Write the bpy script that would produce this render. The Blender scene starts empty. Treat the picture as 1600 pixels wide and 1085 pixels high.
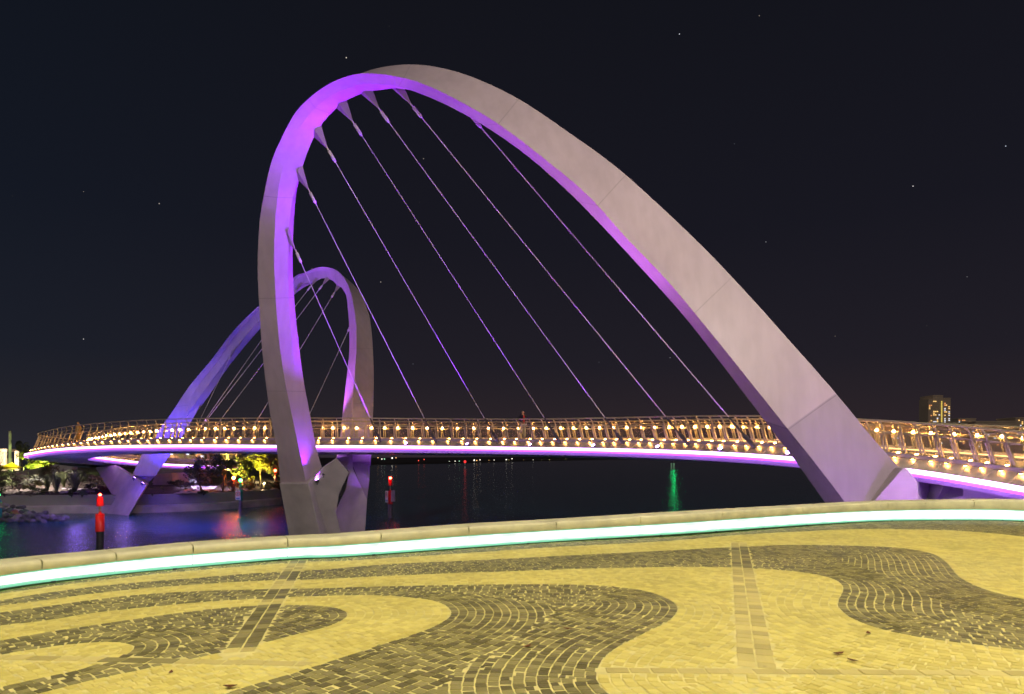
import bpy, bmesh, math, random
import numpy as np
from mathutils import Vector, Matrix, Quaternion
from mathutils.geometry import tessellate_polygon

random.seed(7)
rng = np.random.default_rng(11)
S = bpy.context.scene
COL = S.collection
EYE, F, YH = 1.6, 1000.0, 715.0
WATER_Z = EYE - 4.9

def P(x, y, D):
    """world point seen at photo pixel (x, y) at forward distance D"""
    return Vector(((x - 800.0) / F * D, D, EYE + (YH - y) / F * D))

def G(x, y):
    D = 1000.0 * EYE / (y - YH)
    return ((x - 800.0) / F * D, D)

# ------------------------------------------------------------------ materials
def new_mat(name):
    m = bpy.data.materials.new(name); m.use_nodes = True
    nt = m.node_tree
    return m, nt, nt.nodes['Principled BSDF'], nt.nodes, nt.links

def pmat(name, col, rough=0.5, metal=0.0, var=0.12, scale=3.0, bump=0.0, bscale=40.0, spec=0.5, island=0.0, col2=None, stain=0.0):
    m, nt, b, N, L = new_mat(name)
    b.inputs['Roughness'].default_value = rough
    b.inputs['Metallic'].default_value = metal
    b.inputs['Specular IOR Level'].default_value = spec
    tc = N.new('ShaderNodeTexCoord')
    nz = N.new('ShaderNodeTexNoise'); nz.inputs['Scale'].default_value = scale
    nz.inputs['Detail'].default_value = 6
    L.new(tc.outputs['Object'], nz.inputs['Vector'])
    rp = N.new('ShaderNodeValToRGB')
    c = np.array(col); c2 = np.array(col2) if col2 is not None else None
    lo = c * (1 - var); hi = np.minimum(c * (1 + var), 1) if c2 is None else c2
    rp.color_ramp.elements[0].position = 0.3; rp.color_ramp.elements[1].position = 0.7
    rp.color_ramp.elements[0].color = (*lo, 1); rp.color_ramp.elements[1].color = (*hi, 1)
    if island > 0:
        ge = N.new('ShaderNodeNewGeometry')
        mx = N.new('ShaderNodeMath'); mx.operation = 'MULTIPLY_ADD'
        L.new(ge.outputs['Random Per Island'], mx.inputs[0]); mx.inputs[1].default_value = island
        m2 = N.new('ShaderNodeMath'); m2.operation = 'MULTIPLY'; m2.inputs[1].default_value = 1 - island
        L.new(nz.outputs['Fac'], m2.inputs[0]); L.new(m2.outputs[0], mx.inputs[2])
        L.new(mx.outputs[0], rp.inputs['Fac'])
    else:
        L.new(nz.outputs['Fac'], rp.inputs['Fac'])
    src = rp.outputs['Color']
    if stain > 0:                            # broad worn patches plus small dark spots
        sn = N.new('ShaderNodeTexNoise'); sn.inputs['Scale'].default_value = 0.9; sn.inputs['Detail'].default_value = 8; sn.inputs['Roughness'].default_value = 0.65
        L.new(tc.outputs['Object'], sn.inputs['Vector'])
        sr = N.new('ShaderNodeValToRGB'); sr.color_ramp.elements[0].position = 0.36; sr.color_ramp.elements[1].position = 0.60
        sr.color_ramp.elements[0].color = (1 - stain, 1 - stain, 1 - stain * 0.9, 1); sr.color_ramp.elements[1].color = (1, 1, 1, 1)
        L.new(sn.outputs['Fac'], sr.inputs['Fac'])
        sv = N.new('ShaderNodeTexVoronoi'); sv.inputs['Scale'].default_value = 2.6; L.new(tc.outputs['Object'], sv.inputs['Vector'])
        s2 = N.new('ShaderNodeValToRGB'); s2.color_ramp.elements[0].position = 0.035; s2.color_ramp.elements[1].position = 0.07
        s2.color_ramp.elements[0].color = (1 - stain * 1.6, 1 - stain * 1.7, 1 - stain * 1.7, 1); s2.color_ramp.elements[1].color = (1, 1, 1, 1)
        L.new(sv.outputs['Distance'], s2.inputs['Fac'])
        ma = N.new('ShaderNodeMix'); ma.data_type = 'RGBA'; ma.blend_type = 'MULTIPLY'; ma.inputs['Factor'].default_value = 1
        mb_ = N.new('ShaderNodeMix'); mb_.data_type = 'RGBA'; mb_.blend_type = 'MULTIPLY'; mb_.inputs['Factor'].default_value = 1
        L.new(src, ma.inputs[6]); L.new(sr.outputs['Color'], ma.inputs[7]); L.new(ma.outputs[2], mb_.inputs[6]); L.new(s2.outputs['Color'], mb_.inputs[7]); src = mb_.outputs[2]
    L.new(src, b.inputs['Base Color'])
    if bump > 0:
        n2 = N.new('ShaderNodeTexNoise'); n2.inputs['Scale'].default_value = bscale; n2.inputs['Detail'].default_value = 4
        L.new(tc.outputs['Object'], n2.inputs['Vector'])
        bp = N.new('ShaderNodeBump'); bp.inputs['Strength'].default_value = bump; bp.inputs['Distance'].default_value = 0.02
        L.new(n2.outputs['Fac'], bp.inputs['Height']); L.new(bp.outputs['Normal'], b.inputs['Normal'])
    return m

def emat(name, col, strength, base=None):
    m, nt, b, N, L = new_mat(name)
    b.inputs['Base Color'].default_value = (*(base or (0.3, 0.3, 0.3)), 1)
    b.inputs['Emission Color'].default_value = (*col, 1)
    b.inputs['Emission Strength'].default_value = strength
    return m

M = {}
def arch_paint(name, col, v0=None):
    m, nt, b, N, L = new_mat(name)
    b.inputs['Roughness'].default_value = 0.42
    tc = N.new('ShaderNodeTexCoord')
    n1 = N.new('ShaderNodeTexNoise'); n1.inputs['Scale'].default_value = 0.35; n1.inputs['Detail'].default_value = 5
    L.new(tc.outputs['Object'], n1.inputs['Vector'])
    rp = N.new('ShaderNodeValToRGB')
    rp.color_ramp.elements[0].position = 0.3; rp.color_ramp.elements[1].position = 0.72
    rp.color_ramp.elements[0].color = (*[c * 0.86 for c in col], 1); rp.color_ramp.elements[1].color = (*col, 1)
    L.new(n1.outputs['Fac'], rp.inputs['Fac'])
    uv = N.new('ShaderNodeUVMap'); sp = N.new('ShaderNodeSeparateXYZ'); L.new(uv.outputs['UV'], sp.inputs[0])
    # welded plate seams every few metres along the arch
    fr = N.new('ShaderNodeMath'); fr.operation = 'FRACT'
    dv = N.new('ShaderNodeMath'); dv.operation = 'DIVIDE'; dv.inputs[1].default_value = 5.2
    L.new(sp.outputs['Y'], dv.inputs[0]); L.new(dv.outputs[0], fr.inputs[0])
    lt = N.new('ShaderNodeMath'); lt.operation = 'LESS_THAN'; lt.inputs[1].default_value = 0.006
    L.new(fr.outputs[0], lt.inputs[0])
    mx = N.new('ShaderNodeMix'); mx.data_type = 'RGBA'
    L.new(lt.outputs[0], mx.inputs['Factor']); L.new(rp.outputs['Color'], mx.inputs[6])
    mx.inputs[7].default_value = (*[c * 0.7 for c in col], 1)
    src = mx.outputs[2]
    # rain streaks and grime
    mp = N.new('ShaderNodeMapping'); mp.inputs['Scale'].default_value = (2.2, 2.2, 0.25); L.new(tc.outputs['Object'], mp.inputs['Vector'])
    ns = N.new('ShaderNodeTexNoise'); ns.inputs['Scale'].default_value = 1.4; ns.inputs['Detail'].default_value = 7; L.new(mp.outputs[0], ns.inputs['Vector'])
    rs = N.new('ShaderNodeValToRGB'); rs.color_ramp.elements[0].position = 0.36; rs.color_ramp.elements[0].color = (.93, .925, .92, 1); rs.color_ramp.elements[1].position = 0.62; rs.color_ramp.elements[1].color = (1, 1, 1, 1)
    L.new(ns.outputs['Fac'], rs.inputs['Fac'])
    m3 = N.new('ShaderNodeMix'); m3.data_type = 'RGBA'; m3.blend_type = 'MULTIPLY'; m3.inputs['Factor'].default_value = 1.0
    L.new(src, m3.inputs[6]); L.new(rs.outputs['Color'], m3.inputs[7]); src = m3.outputs[2]
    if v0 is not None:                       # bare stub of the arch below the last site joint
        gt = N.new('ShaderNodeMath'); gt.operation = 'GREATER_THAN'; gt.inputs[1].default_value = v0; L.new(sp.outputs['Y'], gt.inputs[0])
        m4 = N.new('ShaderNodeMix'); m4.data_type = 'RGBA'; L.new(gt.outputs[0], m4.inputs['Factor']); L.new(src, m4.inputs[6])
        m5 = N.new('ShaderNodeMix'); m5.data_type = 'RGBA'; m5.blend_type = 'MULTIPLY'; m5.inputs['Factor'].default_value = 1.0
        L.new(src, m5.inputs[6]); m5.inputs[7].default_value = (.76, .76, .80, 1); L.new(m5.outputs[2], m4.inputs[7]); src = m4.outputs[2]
    L.new(src, b.inputs['Base Color'])
    n2 = N.new('ShaderNodeTexNoise'); n2.inputs['Scale'].default_value = 1.1
    L.new(tc.outputs['Object'], n2.inputs['Vector'])
    bp = N.new('ShaderNodeBump'); bp.inputs['Strength'].default_value = 0.06; bp.inputs['Distance'].default_value = 0.1
    L.new(n2.outputs['Fac'], bp.inputs['Height']); L.new(bp.outputs['Normal'], b.inputs['Normal'])
    return m

M['arch'] = arch_paint('arch_paint', (0.57, 0.465, 0.515))
M['concrete'] = pmat('pier_concrete', (0.54, 0.48, 0.445), 0.7, var=0.14, scale=0.9, bump=0.15, bscale=25)
M['bankconc'] = pmat('quay_concrete', (0.55, 0.48, 0.43), 0.75, var=0.25, scale=0.7, bump=0.2, bscale=20)
M['bankpanel'] = pmat('dark_polished_panel', (0.34, 0.31, 0.27), 0.28, var=0.25, scale=0.35)
M['whitewall'] = pmat('white_rendered_wall', (0.6, 0.56, 0.56), 0.7, var=0.1, scale=0.6)
M['steel'] = pmat('brushed_stainless', (0.47, 0.41, 0.26), 0.38, metal=0.35, var=0.08, scale=8)
M['skirt'] = pmat('stainless_skirt', (0.55, 0.48, 0.38), 0.4, metal=0.4, var=0.2, scale=2.5)
M['kerb'] = pmat('purple_grey_kerb', (0.25, 0.22, 0.24), 0.5, var=0.1)
M['soffit'] = pmat('soffit_paint', (0.50, 0.46, 0.52), 0.5, var=0.1, scale=0.5)
M['deck'] = pmat('deck_surface', (0.35, 0.29, 0.2), 0.6, var=0.15, scale=4)
M['cable'] = pmat('cable_strand', (0.8, 0.70, 0.8), 0.7, metal=0.0, var=0.05, spec=0.15)
M['dark'] = pmat('dark_metal', (0.05, 0.05, 0.055), 0.5, var=0.1)
M['red'] = pmat('red_marine_paint', (0.75, 0.025, 0.02), 0.4, var=0.1)
M['teal'] = pmat('green_marine_paint', (0.02, 0.3, 0.24), 0.4, var=0.1)
M['pile'] = pmat('black_pile', (0.03, 0.03, 0.035), 0.5, var=0.3, scale=5)
M['greypile'] = pmat('grey_pile', (0.16, 0.14, 0.17), 0.6, var=0.3, scale=5)
M['signwhite'] = pmat('sign_white', (0.8, 0.8, 0.8), 0.5, var=0.02)
M['signred'] = pmat('sign_red', (0.75, 0.03, 0.05), 0.5, var=0.02)
M['signblue'] = pmat('sign_blue', (0.08, 0.3, 0.7), 0.5, var=0.02)
M['signblack'] = pmat('sign_black', (0.03, 0.03, 0.04), 0.5, var=0.02)
M['coping'] = pmat('limestone_coping', (0.80, 0.77, 0.41), 0.6, var=0.14, scale=3.5, bump=0.25, bscale=120, stain=0.12)
M['seawall'] = pmat('sea_wall_stone', (0.2, 0.18, 0.13), 0.8, var=0.2)
M['stone_light'] = pmat('golden_cobble', (0.76, 0.655, 0.125), 0.55, var=0.12, scale=1.3, bump=0.35, bscale=60, island=0.4, col2=(0.86, 0.765, 0.18), stain=0.10)
M['stone_dark'] = pmat('dark_cobble', (0.22, 0.195, 0.05), 0.5, var=0.3, scale=1.6, bump=0.35, bscale=60, island=0.65, col2=(0.36, 0.32, 0.09), stain=0.14)
M['stone_grey'] = pmat('greyish_cobble', (0.70, 0.60, 0.15), 0.55, var=0.2, scale=1.5, bump=0.35, bscale=60, island=0.6, col2=(0.78, 0.68, 0.19), stain=0.16)
M['grout'] = pmat('pale_joint_sand', (0.82, 0.74, 0.25), 0.85, var=0.14, scale=6, bump=0.3, bscale=150, stain=0.15)
def led_panel():
    m, nt, b, N, L = new_mat('white_light_panel'); b.inputs['Base Color'].default_value = (.6, .65, .65, 1)
    tc = N.new('ShaderNodeTexCoord'); nz = N.new('ShaderNodeTexNoise'); nz.inputs['Scale'].default_value = 3.2; nz.inputs['Detail'].default_value = 1
    L.new(tc.outputs['Object'], nz.inputs['Vector'])
    mr = N.new('ShaderNodeMapRange'); mr.inputs['From Min'].default_value = 0.35; mr.inputs['From Max'].default_value = 0.65; mr.inputs['To Min'].default_value = 0.80; mr.inputs['To Max'].default_value = 1.4
    L.new(nz.outputs['Fac'], mr.inputs['Value']); L.new(mr.outputs[0], b.inputs['Emission Strength'])
    b.inputs['Emission Color'].default_value = (0.95, 1.0, 1.0, 1); return m
M['led_panel'] = led_panel()
M['led_edge'] = emat('green_glass_edge', (0.32, 0.85, 0.60), 0.6, base=(0.05, 0.3, 0.15))
M['warm_line'] = emat('warm_light_line', (1.0, 0.62, 0.2), 3.0)
def infill():
    m, nt, b, N, L = new_mat('woven_wire_infill'); b.inputs['Base Color'].default_value = (.5, .36, .22, 1); b.inputs['Roughness'].default_value = .6
    out = [n for n in N if n.type == 'OUTPUT_MATERIAL'][0]
    tr = N.new('ShaderNodeBsdfTransparent'); mx = N.new('ShaderNodeMixShader'); mx.inputs[0].default_value = 0.075
    L.new(tr.outputs[0], mx.inputs[1]); L.new(b.outputs[0], mx.inputs[2]); L.new(mx.outputs[0], out.inputs['Surface']); return m
M['infill'] = infill()
M['led_strip'] = emat('lilac_light_strip', (0.72, 0.43, 1.0), 6.5)
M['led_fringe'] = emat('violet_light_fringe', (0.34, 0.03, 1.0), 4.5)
M['warm'] = emat('warm_lamp', (1.0, 0.50, 0.12), 620)
M['warm_small'] = emat('warm_edge_lamp', (1.0, 0.48, 0.11), 90)
M['violet'] = emat('violet_lens', (0.55, 0.25, 1.0), 30)
M['redlamp'] = emat('red_beacon_lamp', (1.0, 0.03, 0.015), 60)
M['greenlamp'] = emat('green_beacon_lamp', (0.02, 1.0, 0.18), 60)
M['orangelamp'] = emat('orange_beacon_lamp', (1.0, 0.14, 0.02), 420)
M['leaf_dark'] = pmat('dark_leaves', (0.02, 0.03, 0.015), 0.6, island=0.7, scale=1, col2=(0.075, 0.085, 0.045))
M['leaf_green'] = pmat('green_leaves', (0.035, 0.06, 0.012), 0.6, island=0.7, scale=1, col2=(0.12, 0.15, 0.04))
M['leaf_yellow'] = pmat('yellow_green_leaves', (0.07, 0.08, 0.008), 0.6, island=0.7, scale=1, col2=(0.26, 0.24, 0.03))
M['leaf_grey'] = pmat('grey_green_leaves', (0.06, 0.07, 0.06), 0.6, island=0.7, scale=1, col2=(0.17, 0.18, 0.15))
M['leaf_red'] = pmat('reddish_leaves', (0.05, 0.025, 0.02), 0.6, island=0.7, scale=1, col2=(0.14, 0.06, 0.05))
M['bark'] = pmat('bark', (0.07, 0.05, 0.035), 0.85, var=0.3, scale=6)
M['soil'] = pmat('bank_soil', (0.045, 0.035, 0.026), 0.9, var=0.4, scale=0.8, bump=0.5, bscale=6)
M['pebble'] = pmat('white_pebbles', (0.42, 0.40, 0.42), 0.8, var=0.3, scale=6, bump=0.6, bscale=18)
M['rock'] = pmat('rip_rap_rock', (0.13, 0.125, 0.13), 0.8, var=0.35, scale=2.2, bump=0.6, bscale=9)
M['rock_pale'] = pmat('pale_rip_rap_rock', (0.32, 0.29, 0.28), 0.8, var=0.3, scale=2.2, bump=0.6, bscale=9)
M['rock_rust'] = pmat('rusty_rip_rap_rock', (0.42, 0.20, 0.10), 0.8, var=0.3, scale=2.2, bump=0.6, bscale=9)
M['farland'] = pmat('far_land', (0.03, 0.024, 0.022), 0.95, var=0.3, scale=0.01)
M['bldg'] = pmat('tower_concrete', (0.8, 0.62, 0.42), 0.8, var=0.15, scale=0.05)
M['sail'] = pmat('yellow_sail_cloth', (0.75, 0.42, 0.02), 0.7, var=0.08)
M['skin'] = pmat('skin', (0.55, 0.30, 0.2), 0.55, var=0.06, scale=6)
M['jacket'] = pmat('navy_jacket_cloth', (0.012, 0.012, 0.025), 0.8, var=0.2, scale=9)
M['shirt'] = pmat('red_shirt_cloth', (0.45, 0.02, 0.02), 0.8, var=0.15, scale=9)
M['trousers'] = pmat('pale_trouser_cloth', (0.48, 0.46, 0.36), 0.8, var=0.15, scale=9)
M['tan'] = pmat('mustard_cloth', (0.45, 0.28, 0.06), 0.8, var=0.15, scale=9)
M['hair'] = pmat('grey_hair', (0.12, 0.10, 0.08), 0.7, var=0.2, scale=20)
M['eye'] = pmat('eye_dark', (0.02, 0.015, 0.01), 0.2, var=0.02)
M['deadleaf'] = pmat('dead_leaf', (0.16, 0.06, 0.008), 0.7, var=0.3, scale=30)

def water_mat():
    m, nt, b, N, L = new_mat('river_water')
    b.inputs['Base Color'].default_value = (0.014, 0.085, 0.115, 1)
    b.inputs['Roughness'].default_value = 0.13
    b.inputs['IOR'].default_value = 1.33
    tc = N.new('ShaderNodeTexCoord')
    mp = N.new('ShaderNodeMapping'); mp.inputs['Scale'].default_value = (0.5, 1.0, 1.0)
    L.new(tc.outputs['Object'], mp.inputs['Vector'])
    n1 = N.new('ShaderNodeTexNoise'); n1.inputs['Scale'].default_value = 1.7; n1.inputs['Detail'].default_value = 6; n1.inputs['Roughness'].default_value = 0.6
    L.new(mp.outputs['Vector'], n1.inputs['Vector'])
    bp = N.new('ShaderNodeBump'); bp.inputs['Strength'].default_value = 0.9; bp.inputs['Distance'].default_value = 0.2
    L.new(n1.outputs['Fac'], bp.inputs['Height']); L.new(bp.outputs['Normal'], b.inputs['Normal'])
    return m
M['water'] = water_mat()

# ------------------------------------------------------------------ helpers
def tag(o, label=None, cat=None, group=None, kind=None):
    if label: o['label'] = label
    if cat: o['category'] = cat
    if group: o['group'] = group
    if kind: o['kind'] = kind
    return o

def thing(name, loc, label, cat, group=None):
    o = bpy.data.objects.new(name, None); COL.objects.link(o); o.location = loc
    return tag(o, label, cat, group)

def world_loc(o):
    v = Vector((0, 0, 0))
    while o is not None:
        v += Vector(o.location); o = o.parent
    return v

class MB:
    def __init__(s): s.v = []; s.f = []; s.sm = []; s.mi = []; s.uv = None; s.cur = 0
    def add(s, vs, fs, smooth=False):
        k = len(s.v); s.v += [tuple(v) for v in vs]
        for f in fs:
            s.f.append(tuple(i + k for i in f)); s.sm.append(smooth); s.mi.append(s.cur)
    def box(s, c, size, R=None):
        c = Vector(c); h = Vector(size) / 2; vs = []
        for z in (-1, 1):
            for y in (-1, 1):
                for x in (-1, 1):
                    p = Vector((x * h.x, y * h.y, z * h.z))
                    if R is not None: p = R @ p
                    vs.append(c + p)
        s.add(vs, [(0, 2, 3, 1), (4, 5, 7, 6), (0, 1, 5, 4), (2, 6, 7, 3), (0, 4, 6, 2), (1, 3, 7, 5)])
    def tube(s, path, r, n=8, cap=True, closed_r=None):
        path = [Vector(p) for p in path]; m = len(path)
        rs = r if isinstance(r, (list, tuple)) else [r] * m
        T = [(path[min(i + 1, m - 1)] - path[max(i - 1, 0)]).normalized() for i in range(m)]
        a = Vector((0, 0, 1)) if abs(T[0].z) < 0.9 else Vector((1, 0, 0))
        u = T[0].cross(a).normalized(); vs = []
        for i in range(m):
            u = (u - T[i] * u.dot(T[i])).normalized(); w = T[i].cross(u)
            for k in range(n):
                t = 2 * math.pi * k / n
                vs.append(path[i] + (u * math.cos(t) + w * math.sin(t)) * rs[i])
        fs = [(i * n + k, i * n + (k + 1) % n, (i + 1) * n + (k + 1) % n, (i + 1) * n + k) for i in range(m - 1) for k in range(n)]
        s.add(vs, fs, True)
        if cap:
            s.add(vs[:n], [tuple(reversed(range(n)))]); s.add(vs[-n:], [tuple(range(n))])
    def prism(s, pts, ext):
        """closed polygon extruded by a vector"""
        pts = [Vector(p) for p in pts]; ext = Vector(ext); n = len(pts)
        tri = tessellate_polygon([pts])
        s.add(pts, [tuple(t) for t in tri]); s.add([p + ext for p in pts], [tuple(reversed(t)) for t in tri])
        for i in range(n):
            j = (i + 1) % n
            s.add([pts[i], pts[j], pts[j] + ext, pts[i] + ext], [(0, 1, 2, 3)])
    def lathe(s, c, prof, n=16):
        c = Vector(c); vs = []; m = len(prof)
        for r, z in prof:
            for k in range(n):
                t = 2 * math.pi * k / n; vs.append(c + Vector((r * math.cos(t), r * math.sin(t), z)))
        s.add(vs, [(i * n + k, i * n + (k + 1) % n, (i + 1) * n + (k + 1) % n, (i + 1) * n + k) for i in range(m - 1) for k in range(n)], True)
        s.add(vs[:n], [tuple(reversed(range(n)))]); s.add(vs[-n:], [tuple(range(n))])
    def ball(s, c, r, n=8, m=6, sc=(1, 1, 1)):
        c = Vector(c); vs = [c + Vector((0, 0, -r * sc[2]))]
        for i in range(1, m):
            p = -math.pi / 2 + math.pi * i / m
            for k in range(n):
                t = 2 * math.pi * k / n
                vs.append(c + Vector((r * sc[0] * math.cos(p) * math.cos(t), r * sc[1] * math.cos(p) * math.sin(t), r * sc[2] * math.sin(p))))
        vs.append(c + Vector((0, 0, r * sc[2]))); fs = []
        for k in range(n):
            fs.append((0, 1 + (k + 1) % n, 1 + k)); fs.append((len(vs) - 1, 1 + (m - 2) * n + k, 1 + (m - 2) * n + (k + 1) % n))
        for i in range(m - 2):
            for k in range(n):
                a = 1 + i * n + k; b_ = 1 + i * n + (k + 1) % n
                fs.append((a, b_, b_ + n, a + n))
        s.add(vs, fs, True)
    def build(s, name, mat, parent=None, loc=None, recalc=True):
        """vertices are in world coordinates; origin at the parent's place (or loc)"""
        org = world_loc(parent) if parent is not None else Vector(loc if loc is not None else (0, 0, 0))
        me = bpy.data.meshes.new(name)
        me.from_pydata([tuple(Vector(v) - org) for v in s.v], [], s.f)
        mats = mat if isinstance(mat, (list, tuple)) else [mat]
        for m in mats: me.materials.append(m)
        me.polygons.foreach_set('use_smooth', s.sm)
        if len(mats) > 1: me.polygons.foreach_set('material_index', s.mi)
        if s.uv is not None:
            ul = me.uv_layers.new(name='UVMap')
            for lp in me.loops: ul.data[lp.index].uv = s.uv[lp.vertex_index]
        if recalc:
            bm = bmesh.new(); bm.from_mesh(me); bmesh.ops.recalc_face_normals(bm, faces=bm.faces); bm.to_mesh(me); bm.free()
        me.update()
        o = bpy.data.objects.new(name, me); COL.objects.link(o)
        if parent is not None: o.parent = parent
        else: o.location = org
        return o

def cr(pts, sub):
    """Catmull-Rom through points (any dimension), sub samples per span"""
    p = [np.array(q, float) for q in pts]
    p = [2 * p[0] - p[1]] + p + [2 * p[-1] - p[-2]]
    out = []
    for i in range(1, len(p) - 2):
        for k in range(sub):
            t = k / sub
            out.append(0.5 * (2 * p[i] + (p[i + 1] - p[i - 1]) * t + (2 * p[i - 1] - 5 * p[i] + 4 * p[i + 1] - p[i + 2]) * t * t + (3 * p[i] - p[i - 1] - 3 * p[i + 1] + p[i + 2]) * t ** 3))
    out.append(p[-2]); return np.array(out)

def resample(a, step):
    d = np.linalg.norm(np.diff(a[:, :2], axis=0), axis=1); s = np.concatenate([[0], np.cumsum(d)])
    n = max(2, int(round(s[-1] / step)) + 1); t = np.linspace(0, s[-1], n)
    return np.stack([np.interp(t, s, a[:, k]) for k in range(a.shape[1])], 1)

def lerp(a, b, t): return tuple(a[i] + (b[i] - a[i]) * t for i in range(len(a)))

def copy_obj(o, parent=None, loc=None):
    c = o.copy(); COL.objects.link(c)
    if parent is not None: c.parent = parent
    if loc is not None: c.location = loc
    return c

# ------------------------------------------------------------------ camera
cam_d = bpy.data.cameras.new('camera'); cam = bpy.data.objects.new('camera', cam_d); COL.objects.link(cam)
cam.location = (0, 0, EYE); cam.rotation_euler = (math.pi / 2, 0, 0)
cam_d.sensor_width = 36.0; cam_d.lens = 36.0 * F / 1600.0
cam_d.shift_y = (YH - 542.5) / 1600.0
cam_d.clip_start = 0.1; cam_d.clip_end = 20000
S.camera = cam

# ------------------------------------------------------------------ world: clear night sky with a low city glow and stars
W = bpy.data.worlds.new('World'); S.world = W; W.use_nodes = True
N, L = W.node_tree.nodes, W.node_tree.links
bg = N['Background']
tc = N.new('ShaderNodeTexCoord'); sp = N.new('ShaderNodeSeparateXYZ'); L.new(tc.outputs['Generated'], sp.inputs[0])
rp = N.new('ShaderNodeValToRGB'); L.new(sp.outputs['Z'], rp.inputs['Fac'])
e = rp.color_ramp.elements
e[0].position = 0.0; e[0].color = (0.030, 0.021, 0.027, 1)
e[1].position = 0.62; e[1].color = (0.006, 0.0066, 0.0105, 1)
for pos, c in ((0.05, (0.024, 0.017, 0.021)), (0.14, (0.0145, 0.0125, 0.0185)), (0.32, (0.009, 0.0088, 0.0145))):
    q = e.new(pos); q.color = (*c, 1)
# bluer to the left of the bridge
mr = N.new('ShaderNodeMapRange'); mr.inputs['From Min'].default_value = -0.15; mr.inputs['From Max'].default_value = -0.7
L.new(sp.outputs['X'], mr.inputs['Value'])
mx = N.new('ShaderNodeMix'); mx.data_type = 'RGBA'; mx.blend_type = 'MULTIPLY'
mul = N.new('ShaderNodeMath'); mul.operation = 'MULTIPLY'; mul.inputs[1].default_value = 1.0; L.new(mr.outputs[0], mul.inputs[0])
L.new(mul.outputs[0], mx.inputs['Factor']); L.new(rp.outputs['Color'], mx.inputs[6]); mx.inputs[7].default_value = (0.72, 1.06, 1.18, 1)
vo = N.new('ShaderNodeTexVoronoi'); vo.inputs['Scale'].default_value = 42
L.new(tc.outputs['Generated'], vo.inputs['Vector'])
lt = N.new('ShaderNodeMath'); lt.operation = 'LESS_THAN'; lt.inputs[1].default_value = 0.027; L.new(vo.outputs['Distance'], lt.inputs[0])
sc_ = N.new('ShaderNodeSeparateColor'); L.new(vo.outputs['Color'], sc_.inputs[0])
pw = N.new('ShaderNodeMath'); pw.operation = 'POWER'; pw.inputs[1].default_value = 4.5; L.new(sc_.outputs[0], pw.inputs[0])
sm = N.new('ShaderNodeMath'); sm.operation = 'MULTIPLY'; L.new(lt.outputs[0], sm.inputs[0]); L.new(pw.outputs[0], sm.inputs[1])
up = N.new('ShaderNodeMath'); up.operation = 'GREATER_THAN'; up.inputs[1].default_value = 0.03; L.new(sp.outputs['Z'], up.inputs[0])
sm2 = N.new('ShaderNodeMath'); sm2.operation = 'MULTIPLY'; L.new(sm.outputs[0], sm2.inputs[0]); L.new(up.outputs[0], sm2.inputs[1])
stc = N.new('ShaderNodeMix'); stc.data_type = 'RGBA'; L.new(sc_.outputs[1], stc.inputs['Factor'])
stc.inputs[6].default_value = (0.75, 0.85, 1.0, 1); stc.inputs[7].default_value = (1.0, 0.8, 0.6, 1)
vm = N.new('ShaderNodeVectorMath'); vm.operation = 'SCALE'; L.new(stc.outputs[2], vm.inputs[0]); L.new(sm2.outputs[0], vm.inputs['Scale'])
ad = N.new('ShaderNodeVectorMath'); ad.operation = 'ADD'; L.new(mx.outputs[2], ad.inputs[0]); L.new(vm.outputs[0], ad.inputs[1])
L.new(ad.outputs[0], bg.inputs['Color']); bg.inputs['Strength'].default_value = 1.0

# ------------------------------------------------------------------ lamps that light the plaza (tall masts behind the photographer) and a faint sun added for base ambience
def point(name, loc, col, power, r=0.6):
    d = bpy.data.lights.new(name, 'POINT'); d.color = col; d.energy = power; d.shadow_soft_size = r
    o = bpy.data.objects.new(name, d); COL.objects.link(o); o.location = loc; return o
def spot(name, loc, target, col, power, size=60, blend=0.6, r=0.15):
    d = bpy.data.lights.new(name, 'SPOT'); d.color = col; d.energy = power; d.spot_size = math.radians(size); d.spot_blend = blend; d.shadow_soft_size = r
    o = bpy.data.objects.new(name, d); COL.objects.link(o); o.location = loc
    o.rotation_euler = (Vector(target) - Vector(loc)).to_track_quat('-Z', 'Y').to_euler(); return o
PLAZA = 9600
for loc, k in (((-8, -2, 11), 0.34), ((3, -3, 17), 0.62), ((13, 4, 16), 0.95)):
    point('plaza_mast_lamp', loc, (1.0, 0.87, 0.76), PLAZA * k, 0.9)
sd = bpy.data.lights.new('ambient_sun', 'SUN'); sd.energy = 0.32; sd.angle = math.radians(8); sd.color = (1.0, 0.86, 0.8)
so = bpy.data.objects.new('ambient_sun', sd); COL.objects.link(so); so.rotation_euler = (math.radians(48), 0, math.radians(-25))

# ------------------------------------------------------------------ water
w = MB(); w.add([(-9000, -60, WATER_Z), (9000, -60, WATER_Z), (9000, 12000, WATER_Z), (-9000, 12000, WATER_Z)], [(0, 1, 2, 3)])
tag(w.build('water', M['water']), kind='structure')

# ================================================================== PLAZA
# foot of the luminous bench in plan, with heights (light bottom, light top, coping top)
BL = [(-500, 1052, 1040, 1022, 992), (-200, 967, 957, 940, 918), (0, 924.6, 916, 901, 882), (169, 901, 895, 880, 865), (304, 887.5, 882.4, 867, 852), (452, 875.7, 870, 857, 842),
      (540, 871.5, 866.5, 852.5, 837.5), (731, 858, 853, 838, 823), (866, 848, 843.5, 829.5, 815), (1060, 838, 832, 818, 802.8), (1264, 822.5, 818, 804, 791),
      (1385, 815.5, 812, 798.5, 784.5), (1519, 814, 811, 796.7, 781.7), (1600, 816, 812.5, 798.5, 781.7), (1700, 822, 818, 803.5, 786), (1850, 840, 835, 819, 799), (2050, 880, 874, 855, 832)]
bp_ = []
for x, yb, y1, y2, y3 in BL:
    X, D = G(x, yb)
    zz = [EYE - (y - YH) * D / F for y in (y1, y2, y3)]
    bp_.append((X, D, *zz))
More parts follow.
